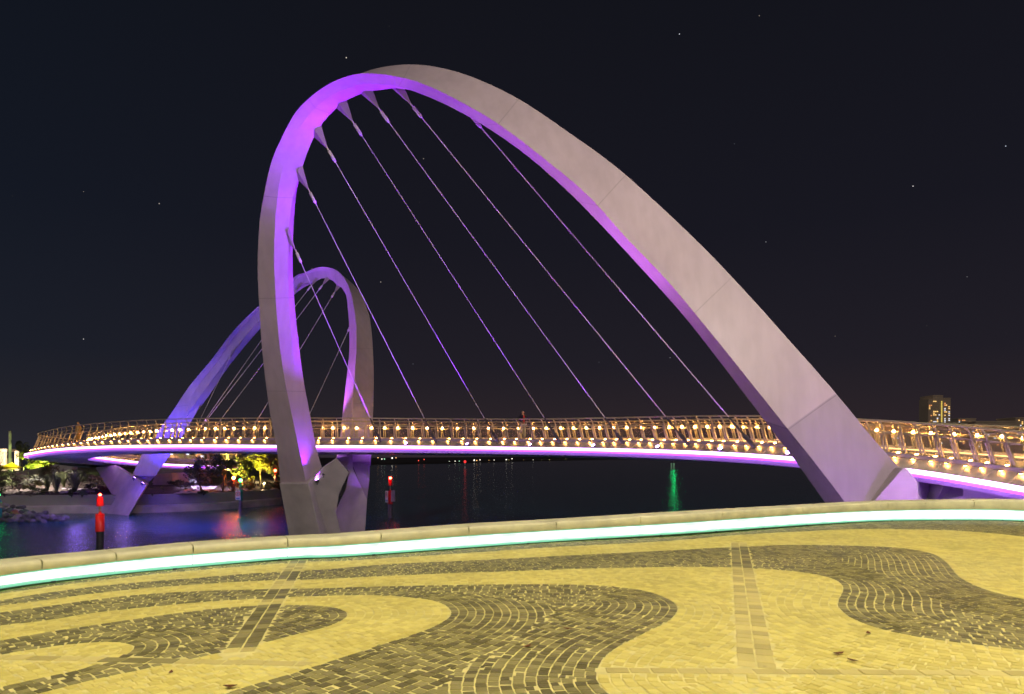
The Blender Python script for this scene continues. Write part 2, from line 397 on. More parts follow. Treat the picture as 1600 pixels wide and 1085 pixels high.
bp_[0] = (bp_[0][0], bp_[0][1], 0.05, 0.17, 0.34)
base = resample(cr(bp_, 12), 0.06)
nB = len(base)
tB = np.gradient(base[:, :2], axis=0); tB /= np.linalg.norm(tB, axis=1)[:, None]
oB = np.stack([-tB[:, 1], tB[:, 0]], 1)            # outwards, to the river

# ---- ground sheet
gp = [Vector((b[0] + o[0] * 0.3, b[1] + o[1] * 0.3, 0)) for b, o in zip(base[::6], oB[::6])]
gp = [Vector((-40, gp[0].y - 3, 0))] + gp + [Vector((40, gp[-1].y - 3, 0)), Vector((40, -40, 0)), Vector((-40, -40, 0))]
w = MB(); w.add(gp, [tuple(t) for t in tessellate_polygon([gp])])
tag(w.build('plaza_ground', M['grout']), kind='structure')

# ---- cobble pattern: edges of the dark bands, traced on the ground
A_up = [(-400, 1010), (-150, 966), (0, 939), (67, 928), (135, 919), (202, 912), (304, 904), (405, 896), (500, 891), (605, 882.5), (710, 877.5), (815, 872.5), (920, 867), (1060, 860), (1110, 857), (1180, 854), (1250, 852), (1320, 853), (1390, 855.5), (1425, 859), (1460, 867), (1481, 881), (1498, 901), (1523, 915), (1547, 924), (1600, 937), (1700, 955), (1850, 975)]
A_lo = [(-400, 1020), (-150, 975), (0, 947.6), (67, 939), (135, 929.5), (202, 922), (304, 914), (405, 908), (500, 905.5), (605, 900.5), (710, 896), (815, 892.5), (920, 889), (1040, 886.5), (1110, 886.5), (1180, 888.5), (1250, 894.5), (1292, 902), (1312, 911), (1317, 923), (1310, 937), (1311, 951), (1332, 967), (1372, 982), (1425, 994), (1477, 1002), (1530, 1008.5), (1600, 1017), (1700, 1028), (1850, 1045)]
B_up = [(-400, 1030), (-150, 985), (0, 958.4), (67, 949), (135, 939.5), (202, 931.5), (270, 926.5), (337, 923.5), (439, 921), (500, 920), (605, 917), (710, 914.8), (815, 913.7), (920, 915), (990, 921), (1025, 929), (1049, 939), (1058.5, 949.5), (1056, 960), (1042, 973), (1007, 990), (972, 1008), (948, 1025), (935, 1046), (934, 1063), (946, 1080), (990, 1115), (1060, 1150), (1130, 1200)]
B_lo = [(-400, 1060), (-150, 1006), (0, 978.6), (67, 971), (135, 960), (202, 952), (270, 945.5), (337, 940), (439, 934), (540, 930.8), (600, 931.2), (640, 934), (673, 938.5), (694, 945.5), (704, 956.5), (697, 968.5), (675, 981), (640, 994), (587, 1011), (535, 1028), (472, 1048), (405, 1068), (340, 1088), (230, 1120), (100, 1160), (0, 1200)]
C_out = [(-400, 1090), (-150, 1033), (0, 1002), (67, 990), (135, 979.5), (202, 969.5), (270, 960), (337, 952), (388, 948), (455, 946), (499, 947.5), (530, 952), (543, 960), (534, 970), (506, 981), (455, 994), (405, 1007), (371, 1015), (304, 1029), (236, 1044), (169, 1058), (101, 1074), (40, 1090), (-60, 1112), (-200, 1145)]
C_in = [(-400, 1120), (-120, 1048), (0, 1024), (50, 1015.5), (101, 1008.5), (150, 1004.5), (184, 1004.5), (204, 1008), (208, 1014), (199, 1022), (169, 1032.5), (118, 1049), (67, 1060), (0, 1075), (-150, 1107)]
D_lo = [(-400, 1010), (-200, 970), (0, 929), (169, 906), (304, 892), (452, 880), (540, 876.5), (605, 872.5), (731, 864.5), (866, 855.5), (1040, 846), (1145, 837), (1250, 831), (1355, 827), (1460, 828.5), (1530, 832), (1582, 837), (1620, 843), (1700, 860), (1850, 890)]
def ground_curve(px): return resample(cr([G(*p) for p in px], 10), 0.05)
CV = [ground_curve(c) for c in (A_up, A_lo, B_up, B_lo, C_out, C_in, D_lo)]
baseline = base[:, :2] - oB * 0.02
def in_poly(q, poly):
    x, y = q[:, 0], q[:, 1]; c = np.zeros(len(q), bool); j = len(poly) - 1
    xi, yi = poly[:, 0], poly[:, 1]
    for i in range(len(poly)):
        if yi[i] != yi[j]:
            k = (yi[i] > y) != (yi[j] > y)
            c ^= k & (x < (xi[j] - xi[i]) * (y - yi[i]) / (yi[j] - yi[i]) + xi[i])
        j = i
    return c
polyA = np.concatenate([CV[0][::4], CV[1][::-4]]); polyB = np.concatenate([CV[2][::4], CV[3][::-4]])
polyC = CV[4][::4]; polyL = CV[5][::4]; polyD = np.concatenate([baseline[::4], CV[6][::-4]])
plaza_poly = np.concatenate([baseline[::4], np.array([(30., -5.), (-30., -5.)])])
def is_dark(q):
    return in_poly(q, polyA) | in_poly(q, polyB) | (in_poly(q, polyC) & ~in_poly(q, polyL)) | in_poly(q, polyD)
SW = 0.088
curves = CV + [baseline]
ALL = np.concatenate([c[::2] for c in curves])
cands = []
for c in curves:
    t = np.gradient(c, axis=0); t /= np.linalg.norm(t, axis=1)[:, None]
    n = np.stack([-t[:, 1], t[:, 0]], 1)
    for side in (1, -1):
        for k in range(31):
            off = (k + 0.5) * SW
            q = c + n * side * off
            # keep only where this curve is the nearest, then walk along it
            s = np.concatenate([[0], np.cumsum(np.linalg.norm(np.diff(q, axis=0), axis=1))])
            st = np.arange(rng.uniform(0, SW), s[-1], SW * 1.02)
            if len(st) < 2: continue
            st = st + rng.uniform(-0.012, 0.012, len(st))
            X = np.interp(st, s, q[:, 0]); Y = np.interp(st, s, q[:, 1])
            A = np.arctan2(np.interp(st, s, t[:, 1]), np.interp(st, s, t[:, 0]))
            cands.append(np.stack([np.full(len(st), k), X, Y, A, np.full(len(st), off)], 1))
cands = np.concatenate(cands)
def visible(q): return (np.abs(q[:, 0]) < 0.84 * q[:, 1] + 4.0) & (q[:, 1] > 3.3) & (q[:, 1] < 18)
cands = cands[visible(cands[:, 1:3])]
dm = np.empty(len(cands))
for i in range(0, len(cands), 4000):
    q = cands[i:i + 4000, 1:3]
    dm[i:i + 4000] = np.sqrt(((q[:, None, :] - ALL[None]) ** 2).sum(2).min(1))
cands = cands[dm > cands[:, 4] - 0.022]
cands = cands[in_poly(cands[:, 1:3], plaza_poly)]
cands = cands[np.argsort(cands[:, 0], kind='stable')]
# straight courses of bigger greyish setts laid across the pattern
def strip_setts(p, q, cols, wid, ln):
    p = np.array(p); q = np.array(q); d = q - p; LN = np.linalg.norm(d); d /= LN; n = np.array([-d[1], d[0]]); out = []
    s = 0
    while s < LN:
        l = ln * rng.uniform(0.8, 1.25)
        for c in range(cols):
            o = (c - (cols - 1) / 2) * wid
            out.append((p + d * (s + l / 2) + n * o, math.atan2(d[1], d[0]), l / 2 - 0.006, wid / 2 - 0.007))
        s += l
    return out, p, q
strips = [strip_setts((1.86, 4.86), (4.22, 11.9), 2, 0.145, 0.16), strip_setts((-2.24, 5.25), (-3.3, 9.9), 2, 0.125, 0.15), strip_setts((-4.2, 5.12), (-1.62, 4.95), 1, 0.12, 0.19), strip_setts((0.70, 4.80), (5.2, 4.70), 1, 0.12, 0.19)]
def seg_dist(q, a, b):
    d = b - a; t = np.clip(((q - a) @ d) / (d @ d), 0, 1)
    return np.linalg.norm(q - (a + t[:, None] * d), axis=1)
widths = [0.145 + 0.045, 0.125 + 0.045, 0.06 + 0.045, 0.06 + 0.045]
stones = []                                   # (x, y, angle, half length, half width)
grid = {}
def free(x, y, r):
    i, j = int(x // SW), int(y // SW)
    for a in (-1, 0, 1):
        for b_ in (-1, 0, 1):
            for (u, v) in grid.get((i + a, j + b_), ()):
                if (u - x) ** 2 + (v - y) ** 2 < r * r: return False
    return True
def put(x, y): grid.setdefault((int(x // SW), int(y // SW)), []).append((x, y))
keep = np.ones(len(cands), bool)
for (ss, p, q), wd in zip(strips, widths): keep &= seg_dist(cands[:, 1:3], p, q) > wd
for c in cands[keep]:
    if free(c[1], c[2], SW * 0.86):
        put(c[1], c[2]); stones.append((c[1], c[2], c[3], SW * 0.455 * rng.uniform(0.95, 1.02), SW * 0.44 * rng.uniform(0.96, 1.02)))
# open areas and seams: plain courses
from mathutils.kdtree import KDTree
gx, gy = np.meshgrid(np.arange(-16, 17, SW * 0.25), np.arange(3.3, 17, SW * 0.25))
gq = np.stack([gx.ravel(), gy.ravel()], 1); gq = gq[visible(gq)]; gq = gq[in_poly(gq, plaza_poly)]
keep = np.ones(len(gq), bool)
for (ss, p, q), wd in zip(strips, widths): keep &= seg_dist(gq, p, q) > wd - 0.012
gq = gq[keep]
kd = KDTree(len(stones))
for i, s_ in enumerate(stones): kd.insert((s_[0], s_[1], 0), i)
kd.balance()
kc = KDTree(len(ALL))
for i, s_ in enumerate(ALL): kc.insert((s_[0], s_[1], 0), i)
kc.balance()
near_d = [kd.find((x, y, 0)) for x, y in gq]
gaps = [(x, y, stones[n[1]][2]) for (x, y), n in zip(gq, near_d) if n[2] > 0.70 * SW]
for sz in (1.0, 0.8, 0.62, 0.45):
    for x, y, ang in gaps:
        if free(x, y, SW * (0.5 + 0.5 * sz) * 0.97) and kc.find((x, y, 0))[2] > SW * 0.5 * sz:
            put(x, y); h = SW * 0.445 * sz; stones.append((x, y, ang, h, h * rng.uniform(0.9, 1.0)))
stones = np.array(stones)
dark = is_dark(stones[:, :2])
def stone_mesh(name, st, mat, zt=0.0062):
    V = []; Fc = []; k = 0
    for x, y, a, hl, hw in st:
        ca, sa = math.cos(a), math.sin(a); z = zt + random.uniform(-0.0012, 0.0012)
        tilt = (random.uniform(-.012, .012), random.uniform(-.012, .012))
        ring = []
        jit = [(random.uniform(-.004, .004), random.uniform(-.004, .004)) for _ in range(4)]
        for sc, zz in ((1.0, 0.001), (0.93, z)):
            for (u, v), (ju, jv) in zip(((-1, -1), (1, -1), (1, 1), (-1, 1)), jit):
                lu, lv = u * (hl - (1 - sc) * 0.05) + ju, v * (hw - (1 - sc) * 0.05) + jv
                V.append((x + lu * ca - lv * sa, y + lu * sa + lv * ca, zz + (tilt[0] * lu + tilt[1] * lv if zz > 0.003 else 0)))
        Fc += [(k + 4, k + 5, k + 6, k + 7)] + [(k + i, k + (i + 1) % 4, k + 4 + (i + 1) % 4, k + 4 + i) for i in range(4)]
        k += 8
    w = MB(); w.add(V, Fc); return tag(w.build(name, mat, recalc=False), kind='structure')
stone_mesh('golden_paving', stones[~dark], M['stone_light'])
stone_mesh('dark_paving', stones[dark], M['stone_dark'])
sg = [];
for ss, p, q in strips:
    for c, a, hl, hw in ss: sg.append((c[0], c[1], a, hl, hw))
sg = np.array(sg); sg = sg[in_poly(sg[:, :2], plaza_poly)]; dk = is_dark(sg[:, :2])
stone_mesh('grey_paving_course', sg[~dk], M['stone_grey']); stone_mesh('dark_paving_course', sg[dk], M['stone_dark'])

# ---- luminous bench: stone coping on a glowing riser with a green glass ledge
bench = thing('bench_wall', (float(base[nB // 2][0]), float(base[nB // 2][1]), 0), 'long curved stone bench along the plaza edge with a glowing white riser', 'bench')
pxB = 800 + base[:, 0] / base[:, 1] * F
joints = [62, 179, 304, 452, 594.5, 731, 866, 997, 1127.5, 1253.5, 1385, 1519]
ji = []
hi_ = np.argmax(base[:, 0] / base[:, 1])
for jx in joints: ji.append(int(np.argmin(np.abs(pxB - jx) + (base[:, 1] < 5.5) * 1e4)))
step = ji[-1] - ji[-2]
while ji[-1] + step < nB - 3: ji.append(ji[-1] + step)
step = max(8, ji[1] - ji[0])
while ji[0] - step > 3: ji.insert(0, ji[0] - step)
ji = [0] + ji + [nB - 1]
def sweep(w, i0, i1, prof, shrink=0.0, smooth=True, closed=True):
    """prof(b) -> list of (outward offset, z)"""
    idx = list(range(i0, i1 + 1)); rings = []
    for q, i in enumerate(idx):
        b = base[i]; sh = 0
        if q == 0: sh = shrink
        if q == len(idx) - 1: sh = -shrink
        o = oB[i]; t = tB[i]
        rings.append([Vector((b[0] + o[0] * f + t[0] * sh, b[1] + o[1] * f + t[1] * sh, z)) for f, z in prof(b)])
    m = len(rings[0])
    vs = [v for r in rings for v in r]
    segs = m if closed else m - 1
    w.add(vs, [(a * m + k, a * m + (k + 1) % m, (a + 1) * m + (k + 1) % m, (a + 1) * m + k) for a in range(len(rings) - 1) for k in range(segs)], smooth)
    if closed:
        w.add(rings[0], [tuple(t) for t in tessellate_polygon([[Vector((f, z, 0)) for f, z in prof(base[i0])]])])
        w.add(rings[-1], [tuple(t) for t in tessellate_polygon([[Vector((f, z, 0)) for f, z in prof(base[i1])]])])
def cop(b):
    zt, z3 = b[3], b[4]; r = min(0.05, (z3 - zt) * 0.4)
    out = [(0.10, zt + 0.012), (-0.025, zt + 0.012), (-0.035, zt + 0.022)]
    out += [(-0.04, z3 - r)] + [(-0.04 + r * (1 - math.cos(a)), z3 - r + r * math.sin(a)) for a in (0.4, 0.8, 1.2, 1.57)]
    out += [(0.25, z3 + 0.002), (0.46, z3), (0.49, z3 - 0.01), (0.5, z3 - 0.03), (0.5, zt + 0.012)]
    return out
for a, b in zip(ji[:-1], ji[1:]):
    if b - a < 2: continue
    w = MB(); sweep(w, a, b, cop, 0.009); w.build('coping_block', M['coping'], bench)
    w = MB(); sweep(w, a, b, lambda q: [(0.03, q[2]), (0.03, q[3] + 0.006), (0.07, q[3] + 0.006), (0.07, q[2])], 0.006); w.build('light_panel', M['led_panel'], bench)
w = MB(); sweep(w, 0, nB - 1, lambda q: [(-0.04, q[2] - 0.026), (-0.04, q[2] - 0.006), (0.028, q[2] - 0.004), (0.028, q[2] - 0.026)]); w.build('glass_ledge', M['led_edge'], bench)
w = MB(); sweep(w, 0, nB - 1, lambda q: [(0.012, q[3] - 0.006), (0.012, q[3] + 0.009), (0.027, q[3] + 0.009), (0.027, q[3] - 0.006)]); w.build('glass_trim', M['led_edge'], bench)
w = MB(); sweep(w, 0, nB - 1, lambda q: [(0.03, 0.0), (0.03, q[2] - 0.024), (0.06, q[2] - 0.003), (0.08, q[2] - 0.003), (0.08, q[3] + 0.008), (0.44, q[3] + 0.008), (0.44, 0.0)]); w.build('core', M['seawall'], bench)
# brackets of the ledge
w = MB()
for i in range(10, nB - 5, 24):
    b, o, t = base[i], oB[i], tB[i]
    R = Matrix(((t[0], o[0], 0), (t[1], o[1], 0), (0, 0, 1)))
    w.box((b[0] - o[0] * 0.036, b[1] - o[1] * 0.036, b[2] - 0.032), (0.05, 0.02, 0.02), R)
w.build('ledge_bracket', M['dark'], bench)['kind'] = 'stuff'
w = MB(); sweep(w, 0, nB - 1, lambda q: [(0.42, -0.004), (0.42, -3.6), (0.30, -3.6), (0.30, -0.004)])
tag(w.build('sea_wall', M['seawall']), 'dark stone river wall dropping to the water below the glowing bench', 'wall')

# ---- a few fallen leaves
for (x, y, s, a, lab) in ((1310, 1025, 0.055, 0.3, 'large brown fallen leaf on golden cobbles, nearer of the two right of the straight course'), (1357, 993, 0.045, 1.2, 'brown fallen leaf on golden cobbles, just below the dark band edge'),
                     (1332, 1036, 0.045, 2.2, 'small brown leaf scrap beside the large fallen leaf on golden cobbles'), (823, 1014, 0.05, 0.7, 'dark brown leaf lying on the big dark cobbled band'), (887, 986, 0.045, 2.7, 'thin dark leaf higher up on the big dark cobbled band'),
                     (360, 1077, 0.05, 0.1, 'brown leaf at the bottom edge on golden cobbles by the dark band'), (267, 1055, 0.035, 1.9, 'tiny dark leaf on the golden band at lower left')):
    X, D = G(x, y); w = MB(); ca, sa = math.cos(a), math.sin(a)
    pr = [(-1, 0), (-0.5, 0.32), (0, 0.42), (0.5, 0.3), (1, 0), (0.5, -0.3), (0, -0.42), (-0.5, -0.32)]
    vs = [(X + (u * ca - v * sa) * s, D + (u * sa + v * ca) * s, 0.02 + 0.012 * abs(v) * (s / .06) + 0.01 * u * u) for u, v in pr] + [(X, D, 0.018)]
    w.add(vs, [(i, (i + 1) % 8, 8) for i in range(8)])
    w.add([(p[0], p[1], p[2] - 0.002) for p in vs], [((i + 1) % 8, i, 8) for i in range(8)])
    tag(w.build('fallen_leaf', M['deadleaf'], loc=(X, D, 0.015)), lab, 'leaf')

# ================================================================== FOOTBRIDGE
bridge = thing('footbridge', (-12, 40, WATER_Z), 'curving footbridge over the dark water with two purple lit arches, hanging cables and bright rails', 'footbridge')

# ---- arches: each lies in a leaning plane n.p = c + lam*(z-eye); corners sit off that plane by a few decimetres
class Plane:
    def __init__(s, n, c, lam): s.n = n; s.c = c; s.lam = lam
    def at(s, x, y, off=0.0):
        a, b = (x - 800) / F, (YH - y) / F
        t = (s.c + off) / (s.n[0] * a + s.n[1] - s.lam * b)
        return Vector((a * t, t, EYE + b * t))
    def normal(s): return Vector((s.n[0], s.n[1], -s.lam)).normalized()
PL1 = Plane((0.578, 0.816), 23.375, -0.30)
PL2 = Plane((0.528, 0.849), 32.2, 0.45)
# stations: front outer, front inner, ridge, back inner, back outer (photo pixels)
ST1 = [((438.5, 757), (479, 757), (491, 744), (503, 731), (462, 745)),
 ((432.4, 701), (467, 701), (482, 700), (494, 699), (457, 700)), ((422, 646), (455.5, 646), (472, 647), (484.5, 648), (444, 646)),
 ((415, 595), (445.3, 595), (462.5, 595), (474.5, 595), (434, 595)), ((409.6, 546), (437.7, 546), (457.5, 546), (468, 546), (428, 546)),
 ((405.3, 484), (432, 484), (452, 484), (461.2, 484), (422, 484)), ((402.6, 418), (428.5, 417), (450, 414), (457.3, 412), (419, 416)),
 ((405.4, 350), (429.8, 350), (452.5, 347), (459.3, 346), (420, 349)), ((413, 302.5), (434.2, 305), (458.3, 306), (462.5, 307), (427, 304)),
 ((424, 254), (441.5, 262), (469.3, 271), (468.5, 273), (437, 260)), ((440, 216), (455, 225), (484, 229), (475, 232), (452, 221)),
 ((462, 176), (475.5, 189.5), (502.5, 195), (492, 194), (476, 182)), ((490.6, 147.6), (500, 162), (523, 172), (513, 166), (503, 152)),
 ((521.6, 127.7), (528, 144), (545, 155.5), (537, 146), (533, 130)), ((557, 116), (562, 132.5), (573, 144), (567, 134), (562, 115.6)),
 ((590, 115.8), (591, 132), (595, 141), (593, 129), (597, 105.2)), ((630, 122.3), (622, 135.8), (617, 138.5), (624, 126), (641, 101)),
 ((667.5, 134), (655, 146), (655, 143), (664, 128), (690, 106.5)), ((720, 159.5), (700, 165.5)), ((780, 195), (757, 197)),
 ((850, 248), (823, 243)), ((920, 307), (890, 302)), ((975, 368.5), (945, 358)), ((1043, 439.5), (1009, 427)), ((1105, 513), (1070, 495.5)),
 ((1167, 590), (1133, 576)), ((1222, 659), (1187, 647)), ((1268, 716.5), (1232, 706)), ((1300, 758), (1264, 750)), ((1345, 818), (1312, 818))]
O1 = [(745, 123.5), (812, 156), (884, 204), (961, 259.6), (1028, 319), (1098, 385.6), (1165, 456), (1230, 528.5), (1295, 602), (1358, 678), (1404, 731), (1452, 795)]
for i, o in enumerate(O1):
    c1, c2 = ST1[18 + i]
    ST1[18 + i] = (c1, c2, lerp(c2, o, 0.28), lerp(c2, o, 0.62), o)
OFF1 = (-0.9, -0.45, 0.3, 0.9, 0.65)
ST2 = [((541, 728), (524, 728), None, None, (579, 728)), ((545.5, 690), (530, 690), None, None, (581.5, 690)), ((550, 657), (534, 657), None, None, (582.5, 655)), ((553, 600), (540.5, 600), None, None, (584, 600)),
 ((556.7, 550), (545.6, 550), None, None, (582.8, 550)), ((556.8, 512), (545.6, 514), None, None, (579.5, 510)), ((553.8, 484), (543.8, 486), None, None, (573.5, 482)),
 ((549, 460), (541.3, 464), None, None, (564.5, 460)), ((544.3, 447), (536.5, 453.5), None, None, (553.6, 446.5)),
 ((537.5, 434), (529.5, 444.5), (527, 446), (530, 441), (539.5, 434.2)), ((525.5, 422.5), (519, 431.8), (520, 439), (523, 434), (527, 426)),
 ((509, 417.7), (509, 423.6), (509.5, 435.6), (510, 431), (511, 422)), ((494.6, 418.8), (496, 423.6), (499, 436), (500, 436.6), (500, 425)),
 ((474, 427), (477, 429.2), (480.5, 441.7), (483, 445.2), (481, 432)), ((458, 434.3), (459.5, 438), (461, 450.4), (462, 459), (462, 444)),
 ((403.6, 478.8), (405, 483), (409, 497), (414, 506), (413, 489)), ((363.8, 518.6), (366, 522.5), (374, 537), (383, 541), (376, 530)),
 ((330.6, 562), (333.5, 565), (343, 578), (355, 576), (350, 569)), ((295, 605), (300, 607.5), (315, 616), (333, 609), (324, 606)),
 ((267.6, 646), (276, 648), (288.6, 653), (306, 647), (309, 640)), ((240, 683), (248, 684), (263, 686), (284, 680), (290, 674)),
 ((222, 710), (228.5, 711), (243, 713), (261.5, 710), (270, 704)), ((206, 744), (209, 746), (218, 751), (229.5, 757), (243, 744))]
OFF2 = (-0.95, -0.45, -0.05, 0.7, 0.45)
for i, s_ in enumerate(ST2):
    if s_[2] is None: ST2[i] = (s_[0], s_[1], lerp(s_[1], s_[4], 0.25), lerp(s_[1], s_[4], 0.62), s_[4])

def arch_mesh(name, PL, ST, OFF, label, stub=None):
    crv = []
    for k in range(5):
        crv.append(cr([tuple(PL.at(s[k][0], s[k][1], OFF[k])) for s in ST], 6))
    n = len(crv[0]); mid = sum(crv) / 5
    v = np.concatenate([[0], np.cumsum(np.linalg.norm(np.diff(mid, axis=0), axis=1))])
    w = MB(); uv = []
    for k in range(5):                                   # one strip of its own per face keeps the creases sharp
        a, b = crv[k], crv[(k + 1) % 5]; vs = []
        for i in range(n): vs += [a[i], b[i]]; uv += [(0, v[i]), (1, v[i])]
        w.add(vs, [(2 * i, 2 * i + 1, 2 * i + 3, 2 * i + 2) for i in range(n - 1)], True)
    for i in (0, n - 1):
        w.add([crv[k][i] for k in range(5)], [(0, 1, 2, 3, 4)]); uv += [(0, 1)] * 5
    w.uv = uv
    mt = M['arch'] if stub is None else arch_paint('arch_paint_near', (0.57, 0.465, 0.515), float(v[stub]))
    o = w.build(name, mt, bridge, recalc=False)
    # consistent outward normals over the split strips
    bm = bmesh.new(); bm.from_mesh(o.data)
    ctr = mid - np.array(world_loc(bridge))
    bm.faces.ensure_lookup_table(); per = n - 1
    for k in range(5):
        fl = [bm.faces[k * per + q] for q in range(per)]; vote = 0
        for q, f in enumerate(fl):
            f.normal_update(); vote += 1 if (f.calc_center_median() - Vector((ctr[q] + ctr[q + 1]) / 2)).dot(f.normal) > 0 else -1
        if vote < 0:
            for f in fl: f.normal_flip()
    bm.to_mesh(o.data); bm.free()
    o['label'] = label
    return o, crv, mid
arch1, crv1, mid1 = arch_mesh('arch', PL1, ST1, OFF1, 'large near arch, lit violet on its inner left side', 26 * 6 + 1)
arch2, crv2, mid2 = arch_mesh('arch', PL2, ST2, OFF2, 'smaller far arch, lit blue violet')

def proj(p): return 800 + p[0] / p[1] * F, YH - (p[2] - EYE) / p[1] * F

# ---- deck: outer edge (towards the camera) from pixels of the light strip
DE = [(1900, 830, 12.5), (1750, 795, 15.2), (1600, 765, 18.4), (1420, 736.5, 21.9), (1240, 717.8, 25.3), (1100, 708.8, 28.8), (950, 704, 33.2), (800, 701.5, 36.9), (680, 700, 38.9),
      (560, 699, 39.8), (450, 698.6, 40.4), (300, 697.8, 42.0), (180, 699, 44.4), (100, 703, 47.5), (60, 708.3, 50.8), (45.5, 713, 54.6)]
de = [tuple(P(*d)) for d in DE]
de += [(-41.3, 59.5, EYE - 0.15), (-38.8, 64.3, EYE - 0.55), (-34.5, 67.5, EYE - 0.82), (-29, 69.3, EYE - 0.95)]
outer = resample(cr(de, 16), 0.1)
# heights follow the plan distance too
nD = len(outer); sD = np.concatenate([[0], np.cumsum(np.linalg.norm(np.diff(outer[:, :2], axis=0), axis=1))])
ker = np.ones(29) / 29
tD = np.gradient(outer[:, :2], axis=0); tD /= np.linalg.norm(tD, axis=1)[:, None]
pad = np.pad(tD, ((14, 14), (0, 0)), mode='edge'); tD = np.stack([np.convolve(pad[:, k], ker, 'valid') for k in (0, 1)], 1); tD /= np.linalg.norm(tD, axis=1)[:, None]
rD = np.stack([tD[:, 1], -tD[:, 0]], 1)                 # to the right of travel = away from the camera side
DW = 4.3
pxo = 800 + outer[:, 0] / outer[:, 1] * F
i_pier = int(np.argmin(np.abs(pxo[:int(nD * .7)] - 480)))
lean = np.interp(sD, [0, sD[i_pier] - 16, sD[i_pier] + 2, sD[i_pier] + 18, sD[-1]], [0.42, 0.42, 0.0, -0.36, -0.36])
def dp(i, t, z): return Vector((outer[i, 0] + rD[i, 0] * t, outer[i, 1] + rD[i, 1] * t, outer[i, 2] + z))
def deck_sweep(name, prof, mat, closed=False, smooth=True, stepi=4, parent=bridge):
    w = MB(); idx = list(range(0, nD, stepi)); m = len(prof)
    vs = [dp(i, t, z) for i in idx for t, z in prof]
    segs = m if closed else m - 1
    w.add(vs, [(a * m + k, a * m + (k + 1) % m, (a + 1) * m + (k + 1) % m, (a + 1) * m + k) for a in range(len(idx) - 1) for k in range(segs)], smooth)
    return w.build(name, mat, parent)
deck_sweep('deck', [(0.46, 0.40), (0.46, 0.48), (DW - 0.46, 0.48), (DW - 0.46, 0.40)], M['deck'], True, False)
sof = [(-0.10, 0.09), (0.0, 0.06), (0.05, -0.15), (0.09, -0.32), (1.2, -0.38), (1.25, -0.43), (DW / 2, -0.46), (DW - 1.25, -0.43), (DW - 1.2, -0.38), (DW - 0.09, -0.32), (DW - 0.05, -0.15), (DW, 0.06), (DW + 0.10, 0.09)]
deck_sweep('soffit', sof + [(DW - 0.4, 0.1), (0.4, 0.1)], M['soffit'], True, False)
for sgn in (0, 1):
    fx = (lambda t: t) if sgn == 0 else (lambda t: DW - t)
    deck_sweep('kerb', [(fx(0.28), 0.44), (fx(0.28), 0.56), (fx(0.46), 0.56), (fx(0.46), 0.40), (fx(0.36), 0.40)], M['kerb'], True, False)
    deck_sweep('led_strip', [(fx(-0.22), -0.04), (fx(-0.22), 0.095), (fx(-0.12), 0.095), (fx(-0.12), -0.04)], M['led_strip'], True, False)
    deck_sweep('led_glow_fringe', [(fx(-0.212), -0.14), (fx(-0.212), -0.043), (fx(-0.12), -0.043), (fx(-0.12), -0.14)], M['led_fringe'], True, False)  # glowing box added for the strip's violet glow and to light the fascia
    # ribbed stainless skirt: plates with a small step at each rail bay
    w = MB()
    for i in range(0, nD - 10, 8):
        j = i + 8
        a0, a1 = dp(i, fx(-0.12), 0.10), dp(j, fx(-0.12), 0.10)
        b0, b1 = dp(i, fx(0.33), 0.43), dp(j, fx(0.36), 0.43)
        o = Vector((rD[i, 0], rD[i, 1], 0)) * (0.02 if sgn == 0 else -0.02)
        w.add([a0, a1 + o, b1, b0], [(0, 1, 2, 3)]); w.add([a0 - o * 2, a0 + o, b0 + o, b0 - o], [(0, 1, 2, 3)])
    w.build('skirt', M['skirt'], bridge, recalc=False)

# ---- rails
def frame(i, sgn):
    """local axes of a leaning rail: x = outwards to the arch side, y = along, z = up the post"""
    left = Vector((-rD[i, 0], -rD[i, 1], 0)); y = Vector((tD[i, 0], tD[i, 1], 0))
    z = (Vector((0, 0, 1.3)) + left * lean[i] * 1.3).normalized(); x = y.cross(z).normalized()
    return Matrix((x, y, z)).transposed()
def rail_pt(i, sgn, h, dx=0.0):
    t = 0.40 if sgn == 0 else DW - 0.40
    return dp(i, t, 0.54) + frame(i, sgn) @ Vector((dx, 0, h))
BAY = 0.93
ss_ = [1.0]
while ss_[-1] < sD[-1] - 1.0: ss_.append(ss_[-1] + float(np.interp(ss_[-1], [8, 16, 26, 34], [0.56, 0.62, 0.8, BAY])))
stp = [int(np.argmin(np.abs(sD - s))) for s in ss_]
def post_geo(w, R, o, near):
    """blade post with a bent tip, second plate and a bracket arm"""
    def T(p): return o + R @ Vector(p)
    pts = [(0, 0, -0.02), (0, 0, 0.5), (0.0, 0, 0.92), (-0.03, 0, 1.10), (-0.10, 0, 1.22), (-0.17, 0, 1.29)]
    vs = []
    for k, p in enumerate(pts):
        hw = 0.022 if k < 3 else 0.017; hd = 0.036 if k < 3 else 0.026
        vs += [T((p[0] - hd, p[1] - hw, p[2])), T((p[0] + hd, p[1] - hw, p[2])), T((p[0] + hd, p[1] + hw, p[2])), T((p[0] - hd, p[1] + hw, p[2]))]
    w.add(vs, [(4 * a + k, 4 * a + (k + 1) % 4, 4 * a + 4 + (k + 1) % 4, 4 * a + 4 + k) for a in range(len(pts) - 1) for k in range(4)] + [(3, 2, 1, 0), (20, 21, 22, 23)])
    w.box(T((0.03, 0.13, 0.36)), (0.03, 0.06, 0.76), R)
    w.box(T((0.02, -0.06, 0.745)), (0.04, 0.44, 0.028), R)
    w.box(T((0, 0.05, 0.0)), (0.14, 0.28, 0.03), R)
post_m = MB(); post_geo(post_m, Matrix.Identity(3), Vector((0, 0, 0)), True)
proto = post_m.build('post', M['steel'], bridge); proto.location = (0, 0, 0)
